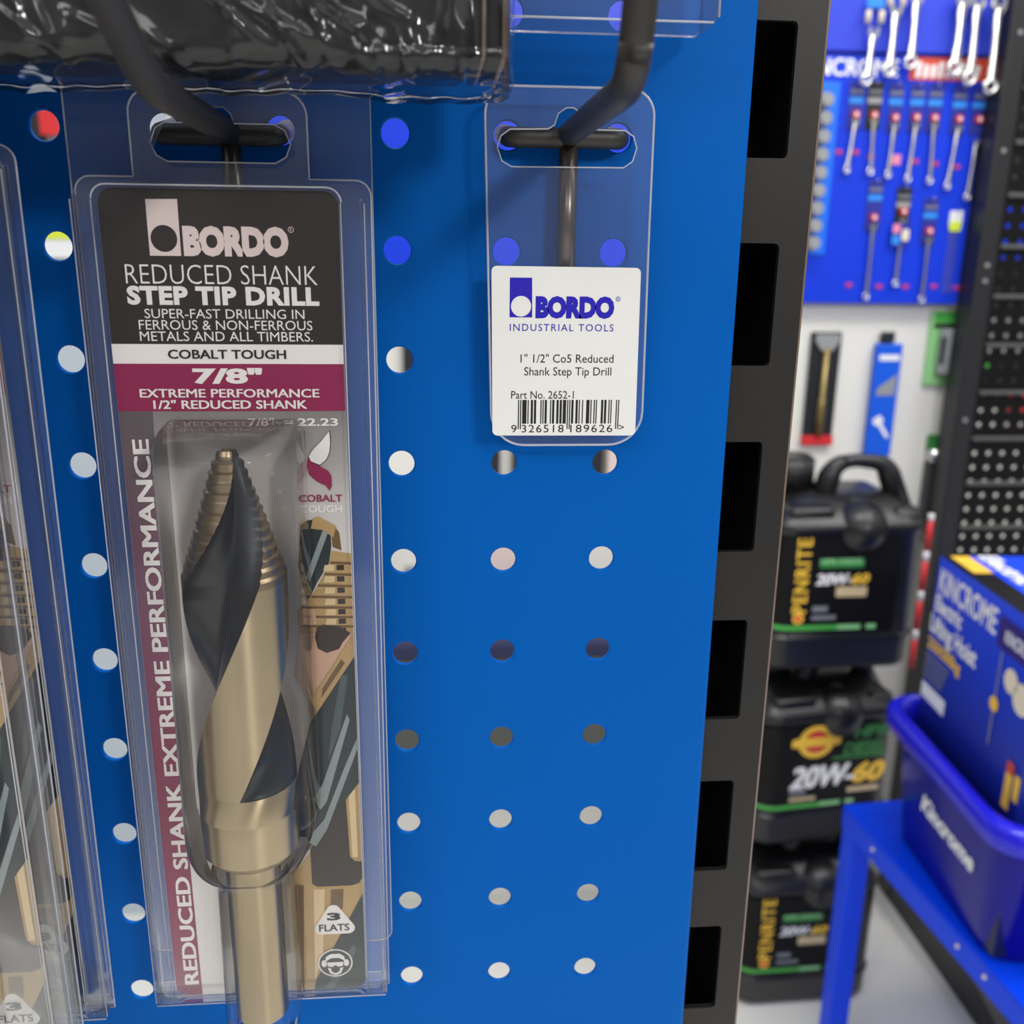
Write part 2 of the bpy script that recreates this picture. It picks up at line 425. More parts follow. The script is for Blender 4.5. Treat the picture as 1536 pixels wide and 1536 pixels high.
# back shell with hang tab
slot = mm([(-49.6, -4.4), (-48.4, -1.6), (-46.4, -0.5), (-38.8, -0.5), (-38.2, 1.4), (-36.8, 2.6), (-34.4, 2.6), (-33.0, 1.4), (-32.4, -0.5), (-24.4, -0.5), (-22.2, -1.6), (-21.1, -4.4), (-22.2, -6.9), (-24.4, -8.1), (-46.4, -8.1), (-48.6, -6.9)])
out = mm([(-53.6, -11.2)] + [(-53.6 + 4.6 - 4.6 * math.cos(a), 1.2 + 4.6 * math.sin(a)) for a in [PI / 2 * k / 6 for k in range(7)]] +
         [(-17.6 - 4.6 + 4.6 * math.sin(a), 1.2 + 4.6 * math.cos(a)) for a in [PI / 2 * k / 6 for k in range(7)]] + [(-17.6, -11.2)] +
         [(-4.8 - 3.2 + 3.2 * math.sin(a), -11.2 - 3.2 + 3.2 * math.cos(a)) for a in [PI / 2 * k / 6 for k in range(7)]] + [(-5.6, -216.2), (-65.8, -215.6)] +
         [(-65.6 + 3.2 - 3.2 * math.cos(a), -14.4 + 3.2 * math.sin(a)) for a in [PI / 2 * k / 6 for k in range(7)]])
bm = B(); sheet(bm, out, [slot], Yp + 0.0004, Yp)
for lp_, rr_ in ((out, 0.00022), (slot, 0.00016)):
    pp = [(p[0], Yp, p[1]) for p in lp_]; tube(bm, pp + [pp[0]], rr_, 6, 1)
new_obj('back_shell', into_pack(bm), [CLEAR, CLEAR_EDGE], pack)
# front shell with folded side rails
bm = B()
sheet(bm, mm(rrect(-64.6, -6.2, -214.4, -12.2, 3.4)), [], -0.0193, -0.0196)
for xa, xb in ((-65.4, -64.2), (-7.2, -6.0)):
    box(bm, xa / 1000, xb / 1000, -0.0204, -0.0162, -0.2150, -0.0150, 0, bevel=0.0005)
box(bm, -0.0652, -0.0062, -0.0206, -0.0162, -0.2156, -0.2116, 0, bevel=0.0006)
for xa in (-10.9, -61.3, -6.0, -65.4):
    tube(bm, [(xa / 1000, -0.0204, -0.2150), (xa / 1000, -0.0204, -0.0160)], 0.00016, 8, 1)
tube(bm, [(-0.0652, -0.0206, -0.2156), (-0.0062, -0.0206, -0.2156)], 0.00018, 8, 1)
fr = rrect(-61.4, -10.8, -214.6, -12.9, 3.0)
tube(bm, [(p[0] / 1000, -0.0199, p[1] / 1000) for p in fr[:14]], 0.0002, 8, 1)
new_obj('front_shell', into_pack(bm), [CLEAR_FRONT, CLEAR_EDGE], pack)

# blister bubble
def bubble():
    bm = B(); rows = []
    prof = []   # z, half width, depth, centre x
    for k in range(9):
        t = k / 8; prof.append((-61.0 - 5.0 * (1 - math.cos(t * PI / 2)), 12.8 + 2.2 * math.sin(t * PI / 2), 25.5 * math.sin(t * PI / 2) ** 0.8, -35.5))
    for k in range(1, 25): prof.append((-66.0 - 90 * k / 24, 15.0, 25.5, -35.5 - 0.5 * k / 24))
    for k in range(1, 9):
        t = k / 8; prof.append((-156.0 - 9.5 * math.sin(t * PI / 2), 15.0 - 6.3 * (1 - math.cos(t * PI / 2)), 25.5 - 4.3 * (1 - math.cos(t * PI / 2)), -36.0))
    for k in range(1, 16): prof.append((-165.5 - 52.0 * k / 15, 8.6, 21.2, -36.1 - 0.6 * k / 15))
    for k in range(1, 8):
        t = k / 7; prof.append((-217.5 - 7.0 * math.sin(t * PI / 2), 8.6 * max(0.05, math.cos(t * PI / 2)) ** 0.7, 21.2 * max(0.05, math.cos(t * PI / 2)) ** 0.7, -36.7))
    N = 40
    for z, a, b, cx in prof:
        row = []
        e = 0.62
        for i in range(N + 1):
            th = PI * i / N; c, s = math.cos(th), math.sin(th)
            row.append(bm.verts.new(((cx - a * math.copysign(abs(c) ** e, c)) / 1000, -0.0197 - b / 1000 * abs(s) ** e, z / 1000)))
        rows.append(row)
    for r0, r1 in zip(rows, rows[1:]):
        for i in range(N):
            f = bm.faces.new((r0[i], r0[i + 1], r1[i + 1], r1[i])); f.smooth = True
    for i in (0, N):
        tube(bm, [r[i].co.copy() for r in rows[6:-6:3]], 0.00014, 6, 0)
    return bm
new_obj('blister_bubble', into_pack(bubble()), [BUBBLE, CLEAR_EDGE], pack)

# printed card
Yc = -0.0180
bm = B(); sheet(bm, mm(rrect(-60.8, -11.4, -215.0, -13.4, 3.2)), [], Yc, Yc + 0.0005, 0, 0)
card = new_obj('backing_card', into_pack(bm), P_GREY, pack)
card['label'] = 'printed backing card'
PR = []
def layer(k): return Yc - 0.00007 * k
MAT_LIST = [P_BLACK, P_WHITE, P_MAG, P_ROSE, P_INK, P_GOLD, P_GOLD_D, P_GOLD_L, P_PEACH, P_BROWN, P_TEAL, P_TEAL_L, P_TEAL_M]
BLK, WHT, MAG, ROS, INK, GLD, GDK, GLT, PCH, BRN, TEA, TEL, TEM = range(13)
def shp(bm, pts, k, mi, holes=()): flat(bm, mm(pts), [mm(h) for h in holes], layer(k), mi)
def T(bm, s, x0, x1, z0, z1, k, mi, **kw): text(bm, s, x0 / 1000, x1 / 1000, z0 / 1000, z1 / 1000, layer(k), mi, **kw)
bm = B()
top = rrect(-60.7, -11.5, -60, -13.5, 3.1)
shp(bm, top[:14] + [(-60.7, -45.4), (-11.6, -45.4)], 1, BLK)
shp(bm, [(-60.75, -49.6), (-11.6, -49.6), (-11.6, -45.4), (-60.75, -45.4)], 1, WHT)
shp(bm, [(-60.75, -60.0), (-11.6, -60.0), (-11.6, -49.6), (-60.75, -49.6)], 1, MAG)
new_obj('printed_bands', into_pack(bm), MAT_LIST, card)
bm = B()
bl = rrect(-60.75, -40, -214.9, -70, 3.1)
shp(bm, [(-53.4, -60.0), (-60.75, -60.0)] + bl[14:21] + [(-54.2, -214.9), (-54.6, -120)], 1, 0)
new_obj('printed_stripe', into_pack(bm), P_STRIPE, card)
# picture of the drill
bm = B()
shp(bm, [(-22.8, -86.4), (-21.2, -85.3), (-19.4, -85.0), (-16.0, -87.6), (-15.9, -91.5), (-16.6, -95.6), (-19.6, -100.6), (-21.9, -105.2), (-22.9, -101.6), (-23.6, -96)], 2, TEA)
shp(bm, [(-17.6, -87.4), (-16.6, -88.4), (-21.2, -100.2), (-22.2, -99.2)], 3, TEL)
shp(bm, [(-19.8, -84.7), (-18.6, -84.3), (-14.6, -86.7), (-15.4, -89.5), (-17.4, -87.6), (-20.4, -87.2)], 4, GLD)
shp(bm, [(-14.9, -86.9), (-14.0, -88.2), (-13.6, -92.6), (-15.6, -91.8), (-15.8, -89.2)], 2, GDK)
cone = [(-15.9, -92.6), (-11.5, -93.4), (-11.5, -113.6), (-24.2, -113.2), (-24.0, -109.0), (-21.9, -105.4), (-16.6, -96.0)]
shp(bm, cone, 2, GLD)
for z in (-95.2, -98.0, -100.8, -103.6, -106.2, -108.6, -111.0):
    xl = -16.6 + (z + 96) * 0.56 if z > -105 else -23.6
    shp(bm, [(max(xl, -23.4), z), (-11.5, z - 0.3), (-11.5, z - 0.9), (max(xl - .2, -23.6), z - 0.6)], 3, GDK)
    shp(bm, [(-17.6, z - 0.9), (-15.4, z - 0.9), (-15.6, z - 2.4), (-18.0, z - 2.4)], 3, GLT)
    shp(bm, [(-14.9, z - 0.9), (-13.2, z - 0.9), (-13.2, z - 2.2), (-14.9, z - 2.2)], 4, BRN)
shp(bm, [(-24.4, -107.0), (-20.4, -106.9), (-20.0, -110.8), (-24.2, -111.0)], 4, PCH)
shp(bm, [(-24.2, -113.2), (-11.5, -113.6), (-22.4, -130.2), (-23.0, -131), (-26.0, -124)], 2, PCH)
shp(bm, [(-20.0, -111.6), (-18.6, -110.9), (-14.8, -111.5), (-12.2, -113.2), (-14.2, -115.6), (-15.0, -117.2), (-18.0, -118.2), (-20.0, -117.0), (-20.6, -114)], 5, BRN)
shp(bm, [(-11.5, -113.2), (-11.5, -119.2), (-22.4, -136.0), (-22.9, -131.4), (-18.0, -123.6)], 6, GLD)
shp(bm, [(-19.4, -127.4), (-14.6, -119.8), (-13.8, -120.8), (-19.8, -130.0)], 7, GDK)
shp(bm, [(-11.5, -119.2), (-11.5, -153.4), (-23.8, -170.6), (-29.2, -180.0), (-30.2, -176), (-26.2, -150.0), (-22.6, -136.0)], 5, TEA)
shp(bm, [(-14.9, -124.0), (-13.2, -124.0), (-15.6, -138.6), (-18.8, -147.0), (-17.6, -138)], 6, TEM)
shp(bm, [(-13.8, -134.4), (-13.2, -136.0), (-19.6, -158.4), (-21.2, -160.6), (-23.0, -157.6), (-20.4, -153.4)], 6, TEL)
shp(bm, [(-11.6, -141.0), (-11.6, -144.0), (-19.8, -166.2), (-22.8, -171.2), (-25.2, -169.4), (-20.4, -163.4), (-15.0, -149.2)], 6, TEL)
shp(bm, [(-29.2, -180.0), (-11.5, -153.0), (-11.5, -186.0), (-24.6, -212.8), (-25.4, -214.9), (-29.8, -214.9)], 3, GLD)
shp(bm, [(-28.6, -182.0), (-26.4, -182.6), (-27.8, -214.8), (-29.8, -214.8)], 4, GDK)
shp(bm, [(-24.0, -184.0), (-21.2, -184.0), (-22.4, -204.0), (-24.8, -212.0)], 4, GLT)
shp(bm, [(-24.3, -171.8), (-14.9, -157.6), (-14.4, -174.6), (-13.2, -176.0), (-11.5, -176.2), (-11.5, -181.0), (-12.4, -182.6), (-14.2, -183.2), (-23.0, -183.2), (-24.3, -182.2)], 4, BRN)
shp(bm, [(-14.2, -157.0), (-12.6, -155.0), (-12.4, -174.8), (-13.8, -174.8)], 5, GLT)
shp(bm, [(-19.6, -184.2), (-16.4, -184.2), (-16.8, -190), (-20.0, -192)], 5, GDK)
br = rrect(-40, -11.5, -214.9, -150, 3.1)
shp(bm, [(-11.5, -185.6), (-24.4, -211.6), (-25.2, -214.9)] + br[21:], 6, TEA)
shp(bm, [(-14.4, -201), (-13.6, -203), (-19.8, -214.4), (-22.2, -214.4)], 7, TEM)
new_obj('printed_drill_picture', into_pack(bm), MAT_LIST, card)
# lettering and marks
bm = B()
shp(bm, [(-51.0, -27.0), (-44.6, -27.0), (-44.55, -15.6), (-51.0, -15.7)], 3, ROS, [circle(-47.85, -23.5, 2.72)])
T(bm, 'BORDO', -44.0, -22.2, -27.0, -20.9, 3, ROS, bold=0.07)
shp(bm, circle(-21.6, -21.4, 0.62, 20), 3, ROS, [circle(-21.6, -21.4, 0.5, 20)])
T(bm, 'R', -21.8, -21.4, -21.7, -21.1, 3, ROS)
T(bm, 'REDUCED SHANK', -56.4, -16.5, -32.7, -28.8, 3, WHT, bold=-0.012)
T(bm, 'STEP TIP DRILL', -56.5, -16.3, -37.1, -33.2, 3, WHT, bold=0.05, spacing=1.08)
T(bm, 'SUPER-FAST DRILLING IN', -53.2, -19.6, -39.9, -37.95, 3, WHT)
T(bm, 'FERROUS & NON-FERROUS', -54.6, -18.0, -42.3, -40.3, 3, WHT)
T(bm, 'METALS AND ALL TIMBERS.', -54.6, -18.0, -44.7, -42.7, 3, WHT)
T(bm, 'COBALT TOUGH', -49.0, -24.0, -48.45, -46.6, 3, INK, bold=0.028)
T(bm, '7/8"', -44.2, -29.3, -53.9, -50.6, 3, WHT, bold=0.045)
T(bm, 'EXTREME PERFORMANCE', -55.7, -17.2, -56.9, -55.1, 3, WHT, bold=0.025)
T(bm, '1/2" REDUCED SHANK', -53.0, -20.0, -59.4, -57.6, 3, WHT, bold=0.03)
T(bm, '22.23', -22.2, -13.3, -63.3, -61.6, 4, WHT, bold=0.025)
T(bm, '7/8"  =', -33.0, -23.2, -63.3, -61.6, 4, WHT, bold=0.025)
Mv = Matrix.Translation((-0.0549, 0, -0.2112)) @ Matrix.Rotation(-PI / 2, 4, 'Y')
text(bm, 'REDUCED SHANK EXTREME PERFORMANCE', 0, 0.1448, 0, 0.0034, layer(3), WHT, bold=0.04, M=Mv)
flame_w = [(-15.3, -64.5), (-17.2, -66.8), (-19.2, -68.8), (-20.1, -70.3), (-19.6, -71.4), (-17.7, -72.2), (-16.2, -70.9), (-15.5, -69.4), (-15.2, -67.0)]
shp(bm, [(x + (x + 17.6) * 0.07, z + (z + 68.6) * 0.06) for x, z in flame_w], 4, INK)
shp(bm, flame_w, 5, WHT)
shp(bm, [(-20.3, -70.6), (-20.6, -72.6), (-20.2, -74.4), (-18.6, -76.0), (-16.6, -77.0), (-15.7, -78.3), (-15.2, -77.0), (-15.2, -74.8), (-15.9, -73.6), (-17.7, -72.5), (-19.5, -71.6)], 5, MAG)
T(bm, 'COBALT', -22.7, -13.0, -80.8, -79.2, 4, MAG, bold=0.02)
T(bm, 'TOUGH', -22.4, -13.1, -83.4, -81.7, 4, WHT, bold=0.02)
bad = []
for (x, z), a0 in (((-19.2, -190.4), PI / 6), ((-22.4, -195.8), 5 * PI / 6), ((-15.6, -195.8), 1.5 * PI)):
    for k in range(9):
        a = a0 + 2 * PI / 3 * k / 8
        bad.append((x + 1.75 * math.cos(a), z + 1.75 * math.sin(a)))
shp(bm, bad, 8, WHT)
T(bm, '3', -20.9, -17.4, -193.3, -191.0, 9, INK, bold=0.05)
T(bm, 'FLATS', -23.0, -15.3, -196.5, -194.5, 9, INK, bold=0.025)
fx, fz = -19.3, -206.6
shp(bm, circle(fx, fz, 4.5, 40, 4.3), 8, WHT, [circle(fx, fz, 4.15, 40, 3.95)])
shp(bm, circle(fx, fz, 4.15, 40, 3.95), 8, P_TEAL and TEA)
shp(bm, [(fx - 2.6, fz + 0.3), (fx - 2.4, fz + 2.0), (fx - 1.2, fz + 2.9), (fx + 1.2, fz + 2.9), (fx + 2.4, fz + 2.0), (fx + 2.6, fz + 0.3), (fx + 2.0, fz + 1.0), (fx + 1.0, fz + 1.6), (fx - 1.0, fz + 1.6), (fx - 2.0, fz + 1.0)], 9, WHT)
shp(bm, circle(fx - 2.9, fz, 0.7, 16, 1.1), 9, WHT); shp(bm, circle(fx + 2.9, fz, 0.7, 16, 1.1), 9, WHT)
shp(bm, [(fx - 2.1, fz + 0.3), (fx + 2.1, fz + 0.3), (fx + 2.0, fz - 0.9), (fx + 0.8, fz - 1.2), (fx, fz - 0.6), (fx - 0.8, fz - 1.2), (fx - 2.0, fz - 0.9)], 9, WHT)
shp(bm, [(fx - 2.1, fz - 1.3), (fx - 1.2, fz - 1.6), (fx - 1.0, fz - 2.6), (fx, fz - 3.2), (fx + 1.0, fz - 2.6), (fx + 1.2, fz - 1.6), (fx + 2.1, fz - 1.3), (fx + 1.4, fz - 3.2), (fx, fz - 3.8), (fx - 1.4, fz - 3.2)], 9, WHT)
new_obj('printed_lettering', into_pack(bm), MAT_LIST, card)

# ------------------------------------------------------------------ the step drill inside
def drill():
    t = thing('step_drill', 'bronze step tip twist drill with dark flutes inside the blister pack', 'drill bit', (-0.0360, -0.0310, -0.209))
    ox, oy, oz = -0.0360, -0.0310, -0.209
    zt, zs, zf, zb = -66.0, -94.5, -143.0, -163.0     # tip, end of steps, end of flutes, end of body
    NS = 14; Rb = 11.1
    NTH = 120
    def Rz(z):
        if z > zs:
            u = (zt - z) / (zt - zs); k = math.floor(u * NS); f = u * NS - k
            a = 1.9 + (Rb - 1.9) * (k / NS) ** 0.93; b = 1.9 + (Rb - 1.9) * ((k + 1) / NS) ** 0.93
            return a + (b - a) * (0.25 + 0.75 * min(1, f / 0.22)) if k > 0 else 1.9 + (b - 1.9) * min(1, f / 0.5) * 0.6
        return Rb
    def right_edge(z): return math.radians(41 + 2.35 * (z + 92))
    def width(z): return math.radians(100 if z < -98 else 100 - 36 * (z + 98) / 30)
    zs_list = []
    n = NS * 9
    zs_list += [zt - (zt - zs) * i / n for i in range(n)]
    zs_list += [zs - (zs - zf) * i / 90 for i in range(91)] + [-150.0]
    NF, NL = 30, 30                                     # vertices across a flute and across a land
    bm = B(); rings = []
    for z in zs_list:
        R0 = Rz(z); ring = []
        k_run = 1.0 if z > zf + 17 else max(0.0, (z - zf) / 17) ** 0.8
        u = min(1.0, max(0.0, (zt - z) / (zt - zs))); cone = 1.5 + (Rb - 1.5) * u
        wf = width(z); re = right_edge(z)
        for side in (0, 1):
            a0 = re - wf + side * PI
            for i in range(NF):
                t_ = i / NF; th = a0 + wf * t_
                q = math.sin(PI * t_) ** 0.75
                r = min(R0, cone * (1 - 0.60 * q * k_run)) if q > 0.02 else R0
                ring.append((th, r, i))
            for i in range(NL):
                th = re + side * PI + (PI - wf) * i / NL
                ring.append((th, R0, -1))
        cx_d = -0.0353 - 0.0000050 * (zt - z) - ox
        rings.append([(bm.verts.new((math.sin(th) * r / 1000 + cx_d, -math.cos(th) * r / 1000, z / 1000 - oz)), fi) for th, r, fi in ring])
    NT = 2 * (NF + NL)
    for j, (r0, r1) in enumerate(zip(rings, rings[1:])):
        for i in range(NT):
            k = (i + 1) % NT
            f = bm.faces.new((r0[i][0], r0[k][0], r1[k][0], r1[i][0]))
            f.smooth = True
            if r0[i][1] >= 0 and zs_list[j + 1] >= zf: f.material_index = 1
            elif zs_list[j] > zs: f.material_index = 2
    bm.faces.new([v for v, _ in rings[0]][::-1]).material_index = 2
    steps = B()
    # split: stepped tip and fluted body are parts of their own
    geom = [f for f in bm.faces if max(v.co.z for v in f.verts) + oz > zs / 1000 + 1e-6]
    tip = bm.copy()
    tip.faces.ensure_lookup_table(); bm.faces.ensure_lookup_table()
    is_tip = [max(v.co.z for v in f.verts) + oz > zs / 1000 + 1e-6 for f in bm.faces]
    bmesh.ops.delete(bm, geom=[f for f, q in zip(list(bm.faces), is_tip) if q], context='FACES')
    bmesh.ops.delete(tip, geom=[f for f, q in zip(list(tip.faces), is_tip) if not q], context='FACES')
    a = new_obj('fluted_body', bm, [D_GOLD, D_DARK, D_STEP], t); smooth_angle(a, 40)
    b = new_obj('stepped_tip', tip, [D_GOLD, D_DARK, D_STEP], t); smooth_angle(b, 30)
    def lathe(prof, cx):
        q = B(); rr = []
        for z, r in prof:
            rr.append([q.verts.new(((cx + r * math.cos(2 * PI * i / 64)) / 1000 - ox, r * math.sin(2 * PI * i / 64) / 1000, z / 1000 - oz)) for i in range(64)])
        for r0, r1 in zip(rr, rr[1:]):
            for i in range(64): q.faces.new((r0[i], r0[(i + 1) % 64], r1[(i + 1) % 64], r1[i]))
        q.faces.new(rr[0]); q.faces.new(rr[-1][::-1])
        return q
    c = new_obj('collar', lathe([(-149.9, 11.08), (-150.4, 11.1), (-160.5, 11.0), (-163.2, 8.6), (-163.6, 6.5)], -35.75), D_GOLD, t); smooth_angle(c, 35)
    s = new_obj('shank', lathe([(-163.3, 6.3), (-204.0, 6.3), (-208.0, 6.25), (-208.9, 5.3)], -35.95), D_GOLD, t); smooth_angle(s, 35)
    return t
drill_thing = drill()

# ------------------------------------------------------------------ clear sheet behind the pack, packs at the left edge
def clear_back(name, label, x0, x1, z0, z1, y, slotted, r=3.0, lip=True):
    t = thing(name, label, 'plastic packaging', ((x0 + x1) / 2000, y, z0 / 1000))
    q = Vector((t.location))
    bm = B()
    sheet(bm, mm(rrect(x0, x1, z0, z1, r)), [slotted] if slotted else [], y + 0.0004, y)
    pp = [(p[0], y, p[1]) for p in mm(rrect(x0, x1, z0, z1, r))]; tube(bm, pp + [pp[0]], 0.0002, 6, 1)
    for v in bm.verts: v.co -= q
    new_obj('clear_sheet', bm, [CLEAR, CLEAR_EDGE], t)
    if lip:
        bm = B(); box(bm, (x0 + .3) / 1000, (x1 - .3) / 1000, y - 0.0044, y - 0.0001, (z0 + .2) / 1000, (z0 + 5.4) / 1000, 0, bevel=0.0006)
        tube(bm, [(x0 / 1000, y - 0.0042, (z0 + .2) / 1000), (x1 / 1000, y - 0.0042, (z0 + .2) / 1000)], 0.00025, 8, 1)
        for v in bm.verts: v.co -= q
        new_obj('bottom_lip', bm, [CLEAR, CLEAR_EDGE], t)
    return t
big_slot = mm([(-50.6, -6.0), (-48, -1.0), (-38.8, -0.4), (-36.8, 3.2), (-34.4, 3.2), (-32.4, -0.4), (-22.6, -1.0), (-20.4, -6.0), (-24.4, -9.0), (-46.4, -9.0)])
clear_back('clear_backing_sheet', 'wide clear plastic sheet hanging behind the drill blister pack', -67.4, -4.7, -205, 20, -0.0126, big_slot, lip=False)
rp_ = copy_tree(pack)
for ch in [x for x in bpy.data.objects if x.parent == rp_ and x.name.startswith('blister_bubble')]: bpy.data.objects.remove(ch)
rp_.location = (CXm / 1000 - 0.0685, -0.0248, -0.2140 + 0.0050)
rp_['label'] = 'blister pack at the left, behind the one cut off by the photo edge'
lp = copy_tree(pack)
lp.location = (CXm / 1000 - 0.0702, -0.0402, -0.2140 - 0.0012)
lp['label'] = 'clear blister pack cut off by the left edge of the photo'
ld = copy_tree(drill_thing); ld.location = drill_thing.location + (lp.location - pack.location)
ld['label'] = 'step tip drill in the blister pack cut off by the left photo edge'
hook('black wire hook holding the blister packs at the left photo edge', -0.1058, -5.0 * P, -4.0 * P + 0.0, -0.0010,
     [(-0.1058, -0.005, -0.0006), (-0.1058, -0.078, -0.0006), (-0.1058, -0.086, 0.0090), (-0.1058, -0.096, 0.0190)], 0.0025)

# ------------------------------------------------------------------ clear hang card with sticker
hc = thing('hang_card', 'empty clear hang card with rounded corners on the right hook', 'plastic packaging', (0.0388, -0.0072, -0.071))
HQ = Vector(hc.location)
hy = -0.0072
L = 1.0
outl = mm([(19.9 + 0.0, 2.0)] + [(19.9 + 5.6 - 5.6 * math.cos(a), 3.8 + 5.6 * math.sin(a)) for a in [PI / 2 * k / 8 for k in range(9)]] +
          [(57.4 - 5.6 + 5.6 * math.sin(a), 3.8 + 5.6 * math.cos(a)) for a in [PI / 2 * k / 8 for k in range(9)]] +
          [(57.5, -20), (58.0, -62)] + [(58.0 - 8.0 + 8.0 * math.cos(a), -62.2 - 8.0 * math.sin(a)) for a in [PI / 2 * k / 8 for k in range(1, 9)]] +
          [(21.6 + 8.0 - 8.0 * math.sin(a), -62.2 - 8.0 * math.cos(a)) for a in [PI / 2 * k / 8 for k in range(9)]])
sl = mm([(22.6, -3.2), (23.4, -0.8), (25.4, 0.6), (33.8, 0.8), (35.2, 1.6), (36.0, 4.0), (37.8, 5.2), (39.4, 5.2), (41.2, 4.0), (42.0, 1.6), (43.4, 0.8), (51.0, 0.8), (53.0, -0.4), (53.8, -2.8), (53.0, -5.6), (51.0, -7.0), (25.8, -7.2), (23.6, -6.0)])
bm = B(); sheet(bm, outl, [sl], hy + 0.0004, hy)
pp = [(p[0], hy, p[1]) for p in outl]; tube(bm, pp + [pp[0]], 0.0003, 6, 1)
pp = [(p[0], hy, p[1]) for p in sl]; tube(bm, pp + [pp[0]], 0.00018, 6, 1)
for v in bm.verts: v.co -= HQ
new_obj('clear_sheet', bm, [CLEAR, CLEAR_EDGE], hc)
stk = thing('price_sticker', 'white barcode sticker with blue logo stuck on the clear hang card', 'sticker', (0.039, hy - 0.0003, -0.068))
SQ = Vector(stk.location)
sy = hy - 0.0005
bm = B(); sheet(bm, mm([(p[0] + (p[1] + 48) * (-0.012), p[1] - (p[0] - 39) * 0.004) for p in rrect(21.7, 56.2, -67.8, -28.6, 1.2)]), [], sy, sy + 0.00012, 0, 0)
for v in bm.verts: v.co -= SQ
paper = new_obj('sticker_paper', bm, STICKER, stk)
bm = B()
def lay(k): return sy - 0.00006 * k
def TL(s, x0, x1, z0, z1, mi, **kw): text(bm, s, x0 / 1000, x1 / 1000, z0 / 1000, z1 / 1000, lay(1), mi, **kw)
flat(bm, mm([(25.7, -40.0), (30.95, -40.0), (30.8, -31.1), (25.7, -31.1)]), [mm(circle(28.35, -37.5, 2.35))], lay(1), 1)
TL('BORDO', 31.7, 50.1, -40.2, -35.2, 1, bold=0.07)
flat(bm, mm(circle(50.9, -35.7, 0.55, 20)), [mm(circle(50.9, -35.7, 0.42, 20))], lay(1), 1)
TL('R', 50.72, 51.1, -36.0, -35.4, 1)
TL('INDUSTRIAL TOOLS', 25.8, 50.1, -43.1, -41.5, 1, spacing=1.2)
TL('1" 1/2" Co5 Reduced', 28.4, 50.4, -50.4, -48.5, 0)
TL('Shank Step Tip Drill', 29.3, 50.0, -53.4, -51.5, 0)
TL('Part No. 2652-1', 26.3, 41.2, -58.9, -57.1, 0)
# EAN bars
code = '9326518189626'
Lc = ['0001101', '0011001', '0010011', '0111101', '0100011', '0110001', '0101111', '0111011', '0110111', '0001011']
par = 'LGGLGL'
bits = '101'
for i, ch in enumerate(code[1:7]):
    c = Lc[int(ch)]
    if par[i] == 'G': c = ''.join('1' if b == '0' else '0' for b in c)[::-1]
    bits += c
bits += '01010'
for ch in code[7:]: bits += ''.join('1' if b == '0' else '0' for b in Lc[int(ch)])
bits += '101'
bx0, bw = 27.95, (52.2 - 27.95) / len(bits)
i = 0
while i < len(bits):
    if bits[i] == '1':
        j = i
        while j < len(bits) and bits[j] == '1': j += 1
        guard = i < 3 or 45 <= i < 50 or i >= 92
        zlo = -66.2 if guard else -64.9
        flat(bm, mm([(bx0 + i * bw, zlo), (bx0 + j * bw, zlo), (bx0 + j * bw, -59.2), (bx0 + i * bw, -59.2)]), [], lay(1), 0)
        i = j
    else: i += 1
TL('9', 26.4, 27.7, -67.0, -65.2, 0)
TL('326518', 28.9, 39.0, -67.0, -65.2, 0, spacing=1.15)
TL('189626', 40.6, 50.8, -67.0, -65.2, 0, spacing=1.15)
TL('>', 52.3, 53.6, -66.7, -65.0, 0)
for v in bm.verts: v.co -= SQ
new_obj('printed_lettering', bm, [P_INK, P_BLUE], paper)

# ------------------------------------------------------------------ shrink wrapped bundle over the left hook
bd = thing('wrapped_bundle', 'black bundle shrink wrapped in crinkled clear film at the top left', 'wrapped product', (-0.06, -0.038, 0.004))
BQ = Vector(bd.location)
bm = B()
box(bm, -0.19, 0.0150, -0.0545, -0.0205, 0.0066, 0.075, 0, bevel=0.0022, seg=3)
for v in bm.verts: v.co -= BQ
new_obj('black_box', bm, BUNDLE_BLACK, bd, smooth=True)
bm = B(); box(bm, 0.0153, 0.0166, -0.0535, -0.0215, 0.0070, 0.075, 0, bevel=0.0004); box(bm, 0.0168, 0.0175, -0.0538, -0.0212, 0.0070, 0.075, 1, bevel=0.0002); box(bm, 0.0177, 0.0200, -0.0535, -0.0215, 0.0070, 0.075, 0, bevel=0.0006); box(bm, 0.0203, 0.0212, -0.0540, -0.0210, 0.0068, 0.075, 1, bevel=0.0003)  # the thin tan strips paint the lit edges at this end
for v in bm.verts: v.co -= BQ
new_obj('card_sleeve', bm, [BUNDLE_BLACK, BUNDLE_TAN], bd)
